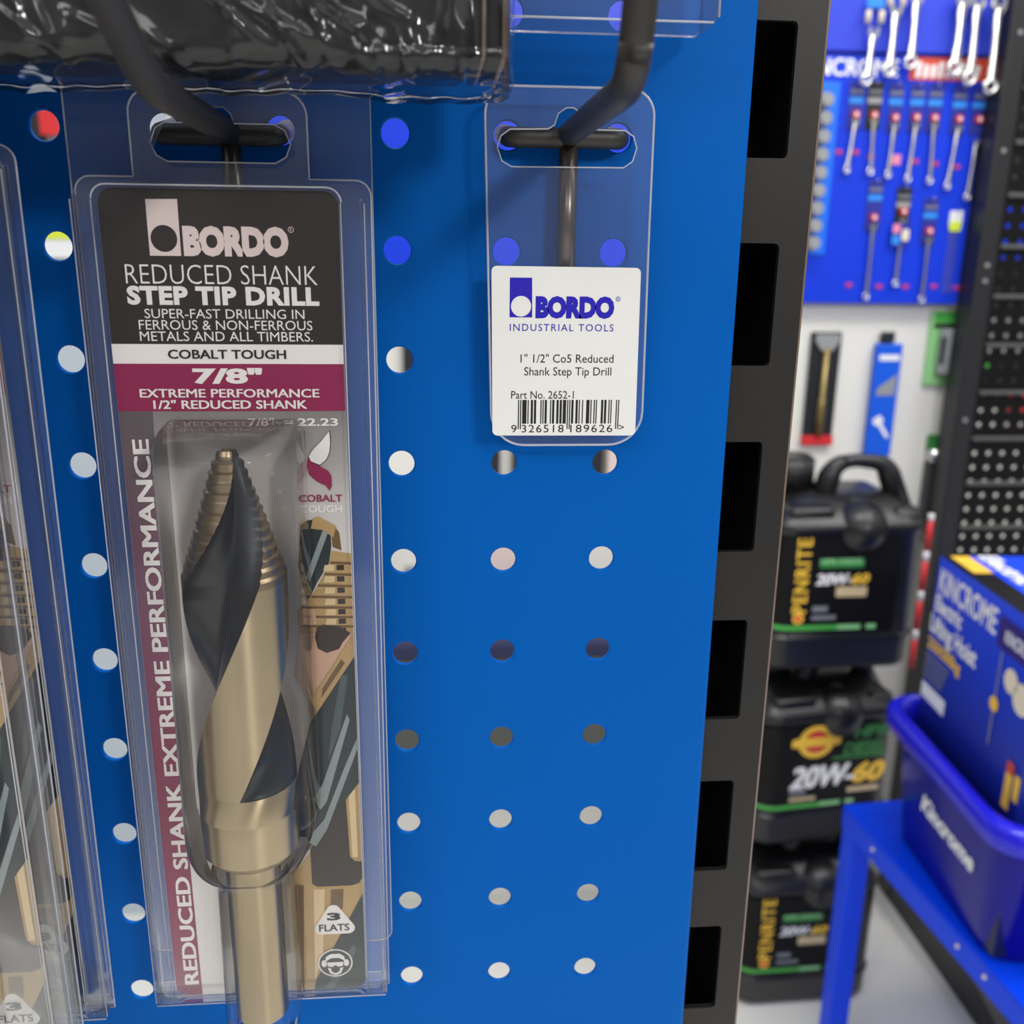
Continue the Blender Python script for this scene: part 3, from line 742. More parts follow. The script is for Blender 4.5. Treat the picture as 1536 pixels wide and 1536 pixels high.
def film():
    bm = B()
    x0, x1, y0, y1, z0, z1 = -0.195, 0.0232, -0.0562, -0.0185, 0.0042, 0.08
    r = 0.004
    rr = random.Random(3)
    ridges = []
    for k in range(120):
        cx = rr.uniform(-0.12, 0.024); cz = rr.uniform(0.004, 0.026); an = math.radians(rr.choice([-62, -58, -66, -70, 75, 88, -30]) + rr.uniform(-8, 8))
        ridges.append((cx, cz, math.cos(an), math.sin(an), rr.uniform(0.0025, 0.008), rr.uniform(0.0004, 0.0009), rr.uniform(0.0004, 0.0013)))
    # profile over front, bottom, back (y,z) as one strip, and along x
    prof = []
    nf = 90
    for i in range(nf): prof.append((y0, 0.05 + (z0 + r - 0.05) * i / nf, (0, -1, 0)))
    for k in range(11):
        a = PI / 2 * k / 10
        prof.append((y0 + r - r * math.cos(a), z0 + r - r * math.sin(a), (0, -math.cos(a), -math.sin(a))))
    for i in range(1, 40): prof.append((y0 + r + (y1 - y0 - 2 * r) * i / 40, z0, (0, 0, -1)))
    for k in range(11):
        a = PI / 2 * k / 10
        prof.append((y1 - r + r * math.sin(a), z0 + r - r * math.cos(a), (0, math.sin(a), -math.cos(a))))
    prof.append((y1, 0.05, (0, 1, 0)))
    NX = 330; rows = []
    for ix in range(NX + 1):
        x = x0 + (x1 - x0) * ix / NX
        end = max(0.0, (x - (x1 - 0.0035)) / 0.0035)
        row = []
        for (y, z, n) in prof:
            d = 0.0
            for cx, cz, ca, sa, ln, w, A in ridges:
                dx, dz = x - cx, z - cz - (y - y0) * 0.5
                u = dx * ca + dz * sa; v = -dx * sa + dz * ca
                if abs(u) < ln * 2 and abs(v) < w * 3: d += A * math.exp(-(v / w) ** 2) * math.exp(-(u / ln) ** 2)
            d += 0.00012 * math.sin(x * 700 + z * 300) * math.sin(z * 500 - x * 260) + 0.0003 * math.sin(x * 190 + 1.3) * (1 if n[2] < -0.3 else 0.3)
            if n[2] < -0.3: d += 0.0009 * max(0, math.sin((x - 0.0) * 60 + 0.6)) + 0.00012 * math.sin(x * 800 + y * 500)
            s = math.sqrt(max(0.0, 1 - end * end)) if end > 0 else 1
            yy = (y0 + y1) / 2 + (y - (y0 + y1) / 2) * (0.25 + 0.75 * s) if end > 0 else y
            row.append(bm.verts.new((x, yy + n[1] * d, z + n[2] * d)))
        rows.append(row)
    for a, b in zip(rows, rows[1:]):
        for i in range(len(prof) - 1):
            f = bm.faces.new((a[i], a[i + 1], b[i + 1], b[i])); f.smooth = True
    for v in bm.verts: v.co -= BQ
    return bm
new_obj('shrink_film', film(), FILM, bd)

# ------------------------------------------------------------------ clear tray at the top, hanging from above
tr = thing('clear_tray', 'bottom end of a clear plastic pack hanging at the top edge', 'plastic packaging', (0.035, -0.012, 0.020))
TQ = Vector(tr.location)
bm = B()
box(bm, -0.002, 0.0672, -0.0200, -0.0040, 0.0202, 0.10, 0, bevel=0.0016, seg=3)
box(bm, -0.001, 0.0662, -0.0204, -0.0203, 0.0250, 0.0990, 0)
for z in (0.0204, 0.0250): tube(bm, [(-0.001, -0.0200, z), (0.066, -0.0200, z)], 0.00026, 8, 1)
tube(bm, [(0.0671, -0.0196, 0.0215), (0.0671, -0.0196, 0.099)], 0.00026, 8, 1)
for v in bm.verts: v.co -= TQ
new_obj('clear_shell', bm, [CLEAR, CLEAR_EDGE], tr)

# ================================================================== store background
M_BBLUE = mat('royal_blue_board', S(6, 56, 214), 0.45, spec=0.3, vary=0.04, scale=6)
M_BBLUE2 = mat('lighter_blue_board', S(54, 74, 214), 0.45, spec=0.3, vary=0.04, scale=6)
M_CHROME = mat('chrome_steel', (0.86, 0.85, 0.83, 1), 0.22, metal=1.0, vary=0.05)
M_NAVY = mat('navy_card', S(34, 44, 150), 0.45, vary=0.08)
M_SKY = mat('sky_blue_print', S(40, 140, 236), 0.45, vary=0.03)
M_RED = mat('signal_red', S(216, 44, 48), 0.45, vary=0.04)
M_ORANGE = mat('orange_red_print', S(206, 70, 34), 0.45, vary=0.03)
M_WHITE = mat('white_print', S(240, 240, 242), 0.5, vary=0.02)
M_CREAM = mat('cream_plastic', S(232, 220, 196), 0.45, vary=0.05)
M_BLACK = mat('black_plastic', S(23, 23, 24), 0.34, vary=0.15, spec=0.5, bump=0.1, bscale=200)
M_NIGHT = mat('black_label_print', S(13, 13, 14), 0.5, spec=0.2, vary=0.15)
M_GREEN = mat('green_print', S(74, 170, 72), 0.45, vary=0.1)
M_DKGREEN = mat('dark_green_print', S(52, 128, 62), 0.45, vary=0.15)
M_PALEGREEN = mat('pale_green_plastic', S(150, 214, 140), 0.4, vary=0.05)
M_YELLOW = mat('golden_yellow_print', S(246, 198, 66), 0.45, vary=0.08)
M_LIME = mat('lime_yellow_print', S(214, 232, 60), 0.45, vary=0.04)
M_GREYP = mat('grey_plastic', S(150, 152, 154), 0.4, vary=0.1)
M_TAN = mat('brass_drill_steel', S(150, 132, 84), 0.35, metal=0.6, vary=0.2)
M_TUB = mat('ultramarine_tub_plastic', S(12, 6, 140), 0.2, spec=0.22, vary=0.05)
M_STAND = mat('cobalt_blue_steel', S(4, 66, 232), 0.4, spec=0.2, vary=0.06)
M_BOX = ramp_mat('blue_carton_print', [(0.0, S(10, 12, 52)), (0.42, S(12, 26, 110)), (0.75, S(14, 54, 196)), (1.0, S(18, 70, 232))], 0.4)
M_PURPLE = mat('purple_print', S(44, 26, 120), 0.4, vary=0.05)
M_PINK = mat('pink_tag', S(236, 140, 170), 0.5, vary=0.04)
M_GREYTXT = mat('grey_print', S(120, 124, 130), 0.5, vary=0.05)
M_SANDTXT = mat('sand_print', S(206, 186, 146), 0.5, vary=0.05)
M_BONE = mat('dark_card_print', S(30, 32, 36), 0.4, vary=0.1)

WY = 1.575     # front face of the blue board, from the plan origin
def wall_board(name, label, x0, x1, z0, z1, m, y=WY):
    t = thing(name, label, 'display board', at((x0 + x1) / 2, y, z0))
    w = (x1 - x0) / 2; h = z1 - z0
    bm = B(); box(bm, -w, w, 0, 0.02, 0, h, 0, bevel=0.002); new_obj('board', bm, m, t)
    return t
lowb = wall_board('tool_display_board', 'royal blue board carrying the carded spanners on the far wall', -0.33, 0.884, -0.088, 0.292, M_BBLUE)
upb = wall_board('tool_display_board', 'lighter blue board carrying the long chrome spanners, above the royal blue board', -0.33, 0.884, 0.297, 0.75, M_BBLUE2)
def on_board(t, name, build, mats):
    bm = B(); build(bm)
    off = t.location - at(0, WY, 0)
    for v in bm.verts: v.co -= Vector((off.x, 0, off.z))
    return new_obj(name, bm, mats, t)
def sign(bm):
    text(bm, 'KINCROME', 0.575, 0.735, 0.262, 0.286, -0.0012, 0, bold=0.04)
    flat(bm, [(0.754, 0.258), (0.882, 0.258), (0.882, 0.291), (0.754, 0.291)], [], -0.0010, 1)
    for k in range(9):
        x = 0.764 + k * 0.0120
        flat(bm, [(x, 0.262), (x + 0.0080, 0.262), (x + 0.0098, 0.281 if k % 3 else 0.285), (x + 0.0018, 0.281 if k % 3 else 0.285)], [], -0.0014, 0)
on_board(lowb, 'printed_signage', sign, [M_WHITE, M_ORANGE])
TK = [mat('price_ticket_violet', S(130, 44, 150), 0.5), mat('price_ticket_text', S(214, 60, 90), 0.5)]
def ticket(x, z):
    def f(bm):
        box(bm, x - 0.006, x + 0.006, -0.0010, 0, z - 0.004, z + 0.004, 0)
        box(bm, x - 0.0045, x + 0.0045, -0.0013, -0.0009, z - 0.001, z + 0.003, 1)
    return f
for x, z in ((.652, .149), (.680, .149), (.706, .143), (.781, .137), (.815, .134), (.852, .130), (.692, -.058), (.744, -.060), (.790, -.060), (.839, -.059), (.878, -.061)):
    on_board(lowb, 'price_ticket', ticket(x, z), TK)
on_board(lowb, 'price_ticket', lambda bm: box(bm, 0.742, 0.756, -0.0012, 0, 0.132, 0.147, 0), M_PINK)
# left rail of sockets on a sky blue strip
sr = thing('socket_rail', 'row of grey sockets on a sky blue strip beside the slotted upright', 'socket set', at(0.612, WY, -0.01))
bm = B(); box(bm, -0.02, 0.032, -0.003, 0, 0, 0.262, 0, bevel=0.001); new_obj('blue_strip', bm, mat('bright_azure_plastic', S(10, 116, 244), 0.4), sr)
for k in range(9):
    bm = B(); z = 0.018 + k * 0.0268
    cyl(bm, (0.002, -0.004, z), (0.002, -0.028, z), 0.0118, 0.0112, 18); cyl(bm, (0.002, -0.0285, z), (0.002, -0.034, z), 0.0095, 0.009, 18)
    new_obj('socket', bm, M_GREYP, sr)

def spanner(t, length, w=0.0055, y=-0.012, lean=0.0, m=None, ring=True, both=False):
    """combination spanner hanging ring end down; origin of t at its top"""
    m = m or M_CHROME
    bm = B()
    top = Vector((0, y, 0)); bot = Vector((lean, y, -length))
    d = bot - top
    n = 14; pts = [top + d * (i / n) for i in range(n + 1)]
    rings = []
    for i, p in enumerate(pts):
        k = w * (0.95 + 0.25 * abs(i / n - 0.5) * 2) / 2; th = w * 0.36
        rings.append([bm.verts.new(p + Vector(q)) for q in ((-k, -th * .5, 0), (-k * .6, -th, 0), (k * .6, -th, 0), (k, -th * .5, 0), (k, th * .5, 0), (k * .6, th, 0), (-k * .6, th, 0), (-k, th * .5, 0))])
    for a, b in zip(rings, rings[1:]):
        for i in range(8): bm.faces.new((a[i], a[(i + 1) % 8], b[(i + 1) % 8], b[i]))
    bm.faces.new(rings[0]); bm.faces.new(rings[-1][::-1])
    smooth_angle(new_obj('shaft', bm, m, t), 50)
    def torus(c, R0, r0, rz_=1.0):
        bm = B(); N, K = 22, 8
        vv = [[bm.verts.new(c + Vector(((R0 + r0 * math.cos(2 * PI * k / K)) * math.cos(2 * PI * i / N), r0 * math.sin(2 * PI * k / K), (R0 + r0 * math.cos(2 * PI * k / K)) * math.sin(2 * PI * i / N) * rz_))) for k in range(K)] for i in range(N)]
        for i in range(N):
            for k in range(K): bm.faces.new((vv[i][k], vv[(i + 1) % N][k], vv[(i + 1) % N][(k + 1) % K], vv[i][(k + 1) % K]))
        return bm
    new_obj('ring_end', torus(bot + Vector((lean * .03, 0, -w * 0.7)), w * 0.82, w * 0.36), m, t, smooth=True)
    bm = B()   # open jaw at the top
    jaw = [(-w * .55, -w * .6), (-w * 1.0, w * .3), (-w * 0.95, w * 1.3), (-w * .45, w * 1.5), (-w * .4, w * .5), (w * .4, w * .5), (w * .45, w * 1.5), (w * 0.95, w * 1.3), (w * 1.0, w * .3), (w * .55, -w * .6)]
    sheet(bm, jaw, [], y - w * .3, y + w * .3, 0, 0); new_obj('open_jaw', bm, m, t)
def hanger_peg(t, z=0.0, x=0.0, ln=0.022):
    bm = B(); tube(bm, arc_path([(x, 0.001, z), (x, -ln, z), (x, -ln - 0.004, z + 0.005)], 0.003, 4), 0.0013, 8); new_obj('hang_peg', bm, M_CHROME, t)
words = {0: 'first', 1: 'second', 2: 'third', 3: 'fourth', 4: 'fifth', 5: 'sixth', 6: 'seventh'}
# top row, long bright spanners
for k, (x, z, l, w, ln) in enumerate(((.682, .317, .057, .0085, -.003), (.714, .349, .073, .0098, 0), (.745, .366, .078, .0100, 0.002), (.819, .365, .082, .0120, 0), (.843, .362, .093, .0110, .003))):
    t = thing('chrome_spanner', 'long bright chrome spanner on the lighter blue board, %s from the slotted upright' % words[k], 'spanner', at(x, WY, z), group='long spanners on the top board')
    spanner(t, l, w, -0.016, ln)
t = thing('chrome_spanner', 'long bright chrome spanner hanging right against the black wall upright', 'spanner', at(.870, WY, .356), group='long spanners on the top board')
spanner(t, .101, .0112, -0.03, .004)
# small header tag with two cream grips over the first spanners
t = thing('product_tag', 'sky blue tag with cream grips over the first long spanner', 'product tag', at(.684, WY, .335))
bm = B(); box(bm, -0.014, 0.014, -0.010, -0.008, 0.022, 0.036, 0, bevel=0.0005); new_obj('tag_card', bm, M_SKY, t)
for x in (-0.011, 0.010):
    bm = B(); cyl(bm, (x, -0.012, 0.0), (x, -0.012, 0.018), 0.0045, 0.0042); new_obj('grip', bm, M_CREAM, t)
t = thing('product_tag', 'pair of cream grips over the second long spanner', 'product tag', at(.716, WY, .360))
for x in (-0.011, 0.010):
    bm = B(); cyl(bm, (x, -0.012, 0.0), (x, -0.012, 0.018), 0.0045, 0.0042); new_obj('grip', bm, M_CREAM, t)

def carded(label, x, z_head, z_dot, z_w, l, lean, dark=False, group=None, w=.0055, extra=None):
    t = thing('carded_spanner', label, 'spanner', at(x, WY, z_head), group=group)
    dz = z_dot - z_head
    bm = B()
    hw = 0.0125
    sheet(bm, rrect(-hw, hw, dz - 0.022, 0.020, 0.002, 3), [circle(-0.003, 0.0155, 0.0022, 10)], -0.0022, -0.0012, 0, 0)
    flat(bm, [(-hw + .001, -0.012), (hw - .001, -0.012), (hw - .001, -0.003), (-hw + .001, -0.003)], [], -0.0024, 1)
    flat(bm, [(-hw + .002, 0.003), (hw - .002, 0.003), (hw - .002, 0.008), (-hw + .002, 0.008)], [], -0.0024, 2)
    c = new_obj('header_card', bm, [M_BONE if dark else M_NAVY, M_GREYP if dark else M_SKY, M_GREYTXT], t)
    bm = B(); cyl(bm, (0, -0.0022, dz), (0, -0.009, dz), 0.0062, 0.0056, 20); cyl(bm, (0, -0.009, dz), (0, -0.0095, dz), 0.003, 0.003, 12, 1)
    new_obj('red_dial', bm, [M_RED, M_WHITE], t)
    hanger_peg(t, 0.0155, -0.003, 0.012)
    q = z_w - z_head
    sub = thing('x', None, None); bpy.data.objects.remove(sub)
    n0 = set(bpy.data.objects)
    spanner(t, l, w, -0.007, lean)
    for o in set(bpy.data.objects) - n0: o.location.z = q
    if extra: extra(t)
    return t
row2 = ((.672, .222, .209, .192, .066, -.006), (.702, .222, .209, .193, .069, .003), (.737, .221, .206, .188, .068, -.002), (.772, .221, .207, .189, .075, -.003), (.802, .221, .207, .190, .078, .004), (.843, .219, .206, .186, .082, -.006), (.876, .219, .206, .166, .078, -.003))
for k, (x, zh, zd, zw, l, ln) in enumerate(row2):
    carded('small carded spanner with red dial in the upper row, %s from the slotted upright' % words[k] if k != 1 else 'small spanner on a black and grey card, second in the upper carded row', x, zh + .012, zd - .004, zw, l, ln, dark=(k == 1), group='carded spanners in the upper row')
def blobs(t):
    bm = B(); flat(bm, rrect(-0.016, -0.004, -0.052, -0.038, 0.003), [], -0.0094, 0); flat(bm, rrect(0.0, 0.012, -0.064, -0.046, 0.003), [], -0.0094, 1); flat(bm, rrect(-0.016, -0.003, -0.07, -0.056, 0.002), [], -0.0094, 2)
    box(bm, -0.017, 0.013, -0.0092, -0.0088, -0.072, -0.036, 3)
    new_obj('price_card', bm, [M_PINK, M_CREAM, M_SKY, M_NAVY], t)
carded('carded spanner at the left of the lower row, with a light blue header', .720, .088, .050, .034, .106, .001, group='carded spanners in the lower row')
carded('carded spanner with pink and cream price card, middle of the lower row', .769, .078, .060, .044, .094, 0, dark=True, group='carded spanners in the lower row', extra=blobs)
carded('carded spanner beside the yellow tag in the lower row', .817, .062, .030, .014, .090, .001, group='carded spanners in the lower row')
t = thing('empty_tag', 'white and yellow tag with clear empty sleeve in the lower row', 'product tag', at(.861, WY, .042))
bm = B(); box(bm, -0.011, 0.011, -0.004, -0.002, -0.004, 0.020, 0, bevel=0.0008); box(bm, -0.0095, 0.0095, -0.0042, -0.0038, -0.012, 0.004, 1, bevel=0.0002); new_obj('tag_card', bm, [M_WHITE, M_LIME], t)
bm = B(); sheet(bm, rrect(-0.008, 0.008, -0.112, -0.004, 0.003), [], -0.0022, -0.0016); new_obj('clear_sleeve', bm, [CLEAR, CLEAR_EDGE], t)
hanger_peg(t, 0.017, 0, 0.010)

# things hanging on the white wall under the blue board
WW = 1.598
t = thing('drill_bit_card', 'long brass drill bit on a black card with red base', 'drill bit', at(.671, WW, -.332))
bm = B(); box(bm, -0.0265, 0.0265, -0.006, 0, 0.016, 0.195, 0, bevel=0.001); new_obj('black_card', bm, M_BONE, t)
bm = B(); box(bm, -0.0275, 0.0275, -0.010, 0, 0.0, 0.016, 0, bevel=0.001); new_obj('red_base', bm, M_RED, t)
bm = B(); tube(bm, [(0, -0.011, 0.018), (0, -0.011, 0.08), (0.0, -0.011, 0.082), (0, -0.011, 0.17)], [0.0065, 0.0065, 0.005, 0.005], 14); new_obj('brass_bit', bm, M_TAN, t)
bm = B(); sheet(bm, [(-0.02, 0.192), (-0.021, 0.18), (-0.009, 0.164), (0.009, 0.164), (0.021, 0.18), (0.02, 0.192)], [], -0.013, -0.007, 0, 0); new_obj('clear_top', bm, M_GREYP, t)
t = thing('blue_sleeve_pack', 'tall blue sleeve pack with pale blade picture on a black clip', 'hand tool pack', at(.780, WW, -.352))
bm = B(); box(bm, -0.022, 0.024, -0.014, 0, 0.0, 0.196, 0, bevel=0.002); new_obj('sleeve', bm, mat('bright_blue_sleeve', S(6, 92, 226), 0.4), t)
bm = B(); box(bm, -0.014, 0.010, -0.010, -0.002, 0.197, 0.216, 0, bevel=0.002); new_obj('clip', bm, M_BONE, t)
bm = B()
flat(bm, rrect(-0.016, 0.020, 0.168, 0.178, 0.001), [], -0.0144, 0)
flat(bm, [(-0.016, 0.108), (0.018, 0.108), (0.018, 0.145), (0.010, 0.138), (-0.012, 0.122)], [], -0.0144, 1)
flat(bm, [(-0.016, 0.065), (-0.004, 0.074), (0.004, 0.066), (0.002, 0.058), (0.017, 0.036), (0.012, 0.032), (-0.004, 0.054), (-0.012, 0.056)], [], -0.0144, 0)
new_obj('printed_picture', bm, [M_WHITE, M_GREYP], t)
t = thing('green_hang_pack', 'green and grey blister pack under the corner of the blue board', 'hand tool pack', at(.880, WW, -.228))
bm = B(); box(bm, -0.027, 0.022, -0.006, 0, 0, 0.128, 0, bevel=0.002); new_obj('backing', bm, M_PALEGREEN, t)
bm = B(); box(bm, -0.022, 0.022, -0.0075, -0.006, 0.108, 0.126, 0); new_obj('header', bm, M_GREEN, t)
bm = B(); box(bm, -0.012, 0.021, -0.022, -0.006, 0.02, 0.098, 0, bevel=0.004); new_obj('grey_tool', bm, M_GREYP, t)
bm = B(); box(bm, -0.013, -0.006, -0.023, -0.0225, 0.04, 0.085, 0); box(bm, -0.022, 0.022, -0.0078, -0.006, 0.099, 0.106, 0); new_obj('dark_trim', bm, M_BONE, t)
t = thing('dark_hang_tool', 'slim dark tool with green header low on the white wall', 'hand tool', at(.886, WW, -.47))
bm = B(); box(bm, -0.011, 0.011, -0.01, 0, 0.128, 0.155, 0, bevel=0.001); new_obj('header', bm, M_DKGREEN, t)
bm = B(); cyl(bm, (0, -0.012, 0.108), (0, -0.012, 0.13), 0.010, 0.010); new_obj('chrome_collar', bm, M_CHROME, t)
bm = B(); box(bm, -0.011, 0.010, -0.016, 0, -0.02, 0.108, 0, bevel=0.003); new_obj('handle', bm, mat('charcoal_rubber', S(58, 60, 62), 0.5), t)
t = thing('marking_rod', 'thin red and white rod hanging between the top oil jug and the hoist carton', 'rod', at(.848, 1.50, -.72))
bm = B()
zz = 0.0; k = 0
while zz < 0.285:
    z1_ = min(0.285, zz + (0.055 if k % 2 == 0 else 0.018))
    cyl(bm, (0, 0, zz), (0, 0, z1_), 0.0048, 0.0048, 14, 0 if k % 2 == 0 else 1, caps=True); zz = z1_; k += 1
new_obj('banded_rod', bm, [M_RED, M_WHITE], t)

# seen only through the board's holes: stock on the wall behind it
t = thing('wall_shelf', 'long dark shelf on the white wall behind the perforated board', 'shelf', at(-.05, 1.50, -.825))
bm = B(); box(bm, -0.26, 0.50, -0.10, 0.098, 0, 0.185, 0, bevel=0.004); new_obj('shelf_front', bm, mat('dark_olive_grey_steel', S(74, 76, 70), 0.5), t)
bm = B(); box(bm, -0.26, 0.50, -0.102, 0.098, 0.186, 0.212, 0, bevel=0.004); new_obj('navy_edge', bm, mat('navy_steel', S(24, 28, 70), 0.5), t)
bm = B(); box(bm, OX - 2.0, OX - 0.40, OY + 1.592, OY + 1.60, OZ + FLOOR, OZ + 1.0); tag(new_obj('trim_left', bm, mat('pale_blue_grey_wall', S(186, 196, 204), 0.6, vary=0.03)), kind='structure')
WL = 1.590
t = thing('wall_pack', 'red and black pack seen through the top left hole of the board', 'hand tool pack', at(-.583, WL, .13))
bm = B(); box(bm, -0.035, 0.004, -0.02, 0, 0, 0.07, 0); new_obj('black_half', bm, M_BONE, t)
bm = B(); box(bm, 0.004, 0.03, -0.02, 0, 0.02, 0.07, 0); new_obj('red_half', bm, M_RED, t)
t = thing('wall_pack', 'white pack with yellow top seen through the second left hole', 'hand tool pack', at(-.583, WL, -.05))
bm = B(); box(bm, -0.04, 0.04, -0.02, 0, 0.022, 0.05, 0); new_obj('white_half', bm, M_WHITE, t)
bm = B(); box(bm, -0.04, 0.04, -0.022, 0, 0.05, 0.09, 0); new_obj('yellow_half', bm, M_LIME, t)
bm = B(); box(bm, -0.04, 0.04, -0.02, 0, -0.02, 0.022, 0); new_obj('dark_foot', bm, M_GREYTXT, t)
M_BEIGE = mat('pale_pink_card', S(226, 206, 200), 0.5, vary=0.05)
for lab, x, z, w, h, m in (('dark hanging tool seen through the hole beside the sticker', -.030, -.23, .036, .10, M_BONE), ('dark tool with pale middle seen through the hole under the sticker', .102, -.42, .022, .12, M_BONE), ('second dark tool beside the pale strip under the sticker', .146, -.42, .022, .12, M_BONE),
                           ('dark hanging tool at the hole under the sticker corner', .276, -.42, .030, .12, M_BONE), ('pink pack beside the dark tool under the sticker corner', .318, -.42, .040, .12, M_BEIGE), ('pale pink pack behind the middle column of holes', .121, -.60, .07, .11, M_BEIGE), ('orange pack low behind the hole beside the drill pack', -.043, -.62, .04, .055, M_ORANGE)):
    t = thing('wall_pack', lab, 'hand tool pack', at(x, WW, z))
    bm = B(); box(bm, -w / 2, w / 2, -0.02, 0, 0, h, 0, bevel=0.003); new_obj('pack_body', bm, m, t)
    bm = B(); box(bm, -w / 6, w / 6, -0.016, 0, h, h + 0.02, 0, bevel=0.002); new_obj('hang_tab', bm, M_GREYP, t)

# ------------------------------------------------------------------ oil jugs
JW, JD, JR = 0.242, 0.186, 0.036
def jsec(s_in, n=8):
    w, d, r = JW / 2 - s_in, JD / 2 - s_in, max(0.006, JR - s_in * 0.6)
    out = []
    for cx, cy, a0 in ((w - r, -d + r, -PI / 2), (w - r, d - r, 0), (-w + r, d - r, PI / 2), (-w + r, -d + r, PI)):
        for k in range(n + 1):
            a = a0 + PI / 2 * k / n
            out.append((cx + r * math.cos(a), cy + r * math.sin(a)))
    return out
def jug(label, x, y, z, rz, front, lift=0.0):
    t = thing('oil_jug', label, 'oil jug', at(x, y, z), rz, 'stack of black oil jugs')
    bm = B()
    lv = [(0.0, .016), (0.004, .008), (0.012, .003), (0.05, .002), (0.053, .0), (0.057, .0), (0.060, .003), (0.218, .003), (0.222, .0), (0.229, -.001), (0.234, .002), (0.246, .014), (0.258, .030), (0.266, .048), (0.269, .068)]
    rows = [[bm.verts.new((px, py, zz)) for px, py in jsec(i)] for zz, i in lv]
    for a, b in zip(rows, rows[1:]):
        n = len(a)
        for i in range(n): bm.faces.new((a[i], a[(i + 1) % n], b[(i + 1) % n], b[i]))
    bm.faces.new(rows[0][::-1]); bm.faces.new(rows[-1])
    smooth_angle(new_obj('body', bm, M_BLACK, t), 45)
    # handle: a broad arch from the shoulder on the left to the right end
    bm = B()
    hy = -0.022
    pts = arc_path([(-0.030, hy, 0.238), (-0.012, hy, 0.288 + lift), (0.020, hy, 0.2968 + lift), (0.070, hy, 0.290 + lift), (0.106, hy, 0.228)], 0.018, 7)
    rr = [0.018 - 0.0075 * math.sin(PI * min(1, i / (len(pts) - 1))) for i in range(len(pts))]
    tube(bm, pts, rr, 16); new_obj('handle', bm, M_BLACK, t)
    # rounded hollow under the handle at the front
    bm = B(); bmesh.ops.create_uvsphere(bm, u_segments=28, v_segments=16, radius=1)
    for v in bm.verts: v.co = Vector((0.016 + v.co.x * 0.044, -0.060 + v.co.y * 0.050, 0.222 + v.co.z * 0.042))
    new_obj('grip_recess', bm, M_BLACK, t, smooth=True)
    # screw cap on the left shoulder
    qx, qy, ct = -0.064, 0.012, 0.303 + lift * 0.7
    bm = B(); cyl(bm, (qx, qy, 0.240), (qx, qy, 0.268), 0.034, 0.030, 30); cyl(bm, (qx, qy, 0.266), (qx, qy, ct - 0.004), 0.0345, 0.0335, 30); cyl(bm, (qx, qy, ct - 0.004), (qx, qy, ct), 0.0335, 0.029, 30)
    for k in range(30):
        a = 2 * PI * k / 30; cyl(bm, (qx + 0.0345 * math.cos(a), qy + 0.0345 * math.sin(a), 0.268), (qx + 0.0336 * math.cos(a), qy + 0.0336 * math.sin(a), ct - 0.004), 0.0014, 0.0014, 6)
    new_obj('screw_cap', bm, M_BLACK, t)
    # shoulder pads that catch the light
    bm = B(); box(bm, -0.098, -0.026, -0.084, -0.03, 0.236, 0.258, 0, bevel=0.010, seg=4); new_obj('shoulder_pad', bm, M_BLACK, t, smooth=True)
    bm = B(); box(bm, 0.062, 0.106, -0.084, -0.03, 0.236, 0.254, 0, bevel=0.009, seg=4); new_obj('shoulder_pad', bm, M_BLACK, t, smooth=True)
    # wrapped label
    ring = jsec(0.0022, 10)
    n = len(ring)
    seq = [ring[i % n] for i in range(n - 11, n + 1)]          # left front corner then front edge
    front_y = -JD / 2 + 0.0022
    def wrap(bm, z0, z1, xa, xb, off, mi):
        pts = []
        if xa is None: pts += [p for p in seq[:-1]]
        else: pts.append((xa, front_y))
        N = 12; x0 = pts[-1][0]
        pts += [(x0 + (xb - x0) * k / N, front_y) for k in range(1, N + 1)]
        va = []
        for i, p in enumerate(pts):
            nx = Vector((0, -1, 0))
            if xa is None and i < 11:
                a = PI + PI / 2 * i / 10; nx = Vector((math.cos(a), math.sin(a), 0))
            q = Vector((p[0], p[1], 0)) + nx * off
            va.append((bm.verts.new((q.x, q.y, z0)), bm.verts.new((q.x, q.y, z1))))
        for a, b in zip(va, va[1:]):
            f = bm.faces.new((a[0], b[0], b[1], a[1])); f.material_index = mi; f.smooth = True
    bm = B()
    wrap(bm, 0.066, 0.214, None, 0.075, 0.0008, 0)
    lab = new_obj('label_wrap', bm, M_NIGHT, t)
    bm = B()
    fy = front_y - 0.0012
    LM = [M_YELLOW, M_GREEN, M_WHITE, M_SANDTXT, M_GREYTXT, M_DKGREEN, M_RED, mat('pale_green_print', S(140, 204, 140), 0.5)]
    wrap(bm, 0.070, 0.0775, None, -0.012, 0.0012, 1); wrap(bm, 0.070, 0.0775, -0.012, 0.024, 0.0012, 7); wrap(bm, 0.070, 0.0775, 0.033, 0.048, 0.0012, 7)
    if front:
        ex, ez = -0.028, 0.186
        flat(bm, circle(ex, ez, 0.031, 36, 0.028), [circle(ex, ez, 0.021, 36, 0.019)], fy, 0)
        flat(bm, circle(ex, ez, 0.0195, 36, 0.0175), [], fy, 6)
        flat(bm, rrect(ex - 0.042, ex + 0.042, ez - 0.0075, ez + 0.0075, 0.005), [], fy - 0.0004, 0)
        text(bm, 'HPR', 0.036, 0.096, 0.186, 0.207, fy, 5, bold=0.04, shear=0.2)
        text(bm, 'DIESEL', 0.020, 0.093, 0.158, 0.179, fy, 5, bold=0.04, shear=0.2)
        flat(bm, [(0.0, 0.1515), (0.093, 0.1515), (0.093, 0.156), (0.004, 0.156)], [], fy, 5)
        text(bm, '20W-', -0.066, 0.042, 0.106, 0.142, fy, 2, bold=0.055, shear=0.25)
        text(bm, '60', 0.040, 0.098, 0.106, 0.142, fy, 0, bold=0.055, shear=0.25)
        flat(bm, rrect(0.034, 0.090, 0.090, 0.099, 0.002), [], fy, 3)
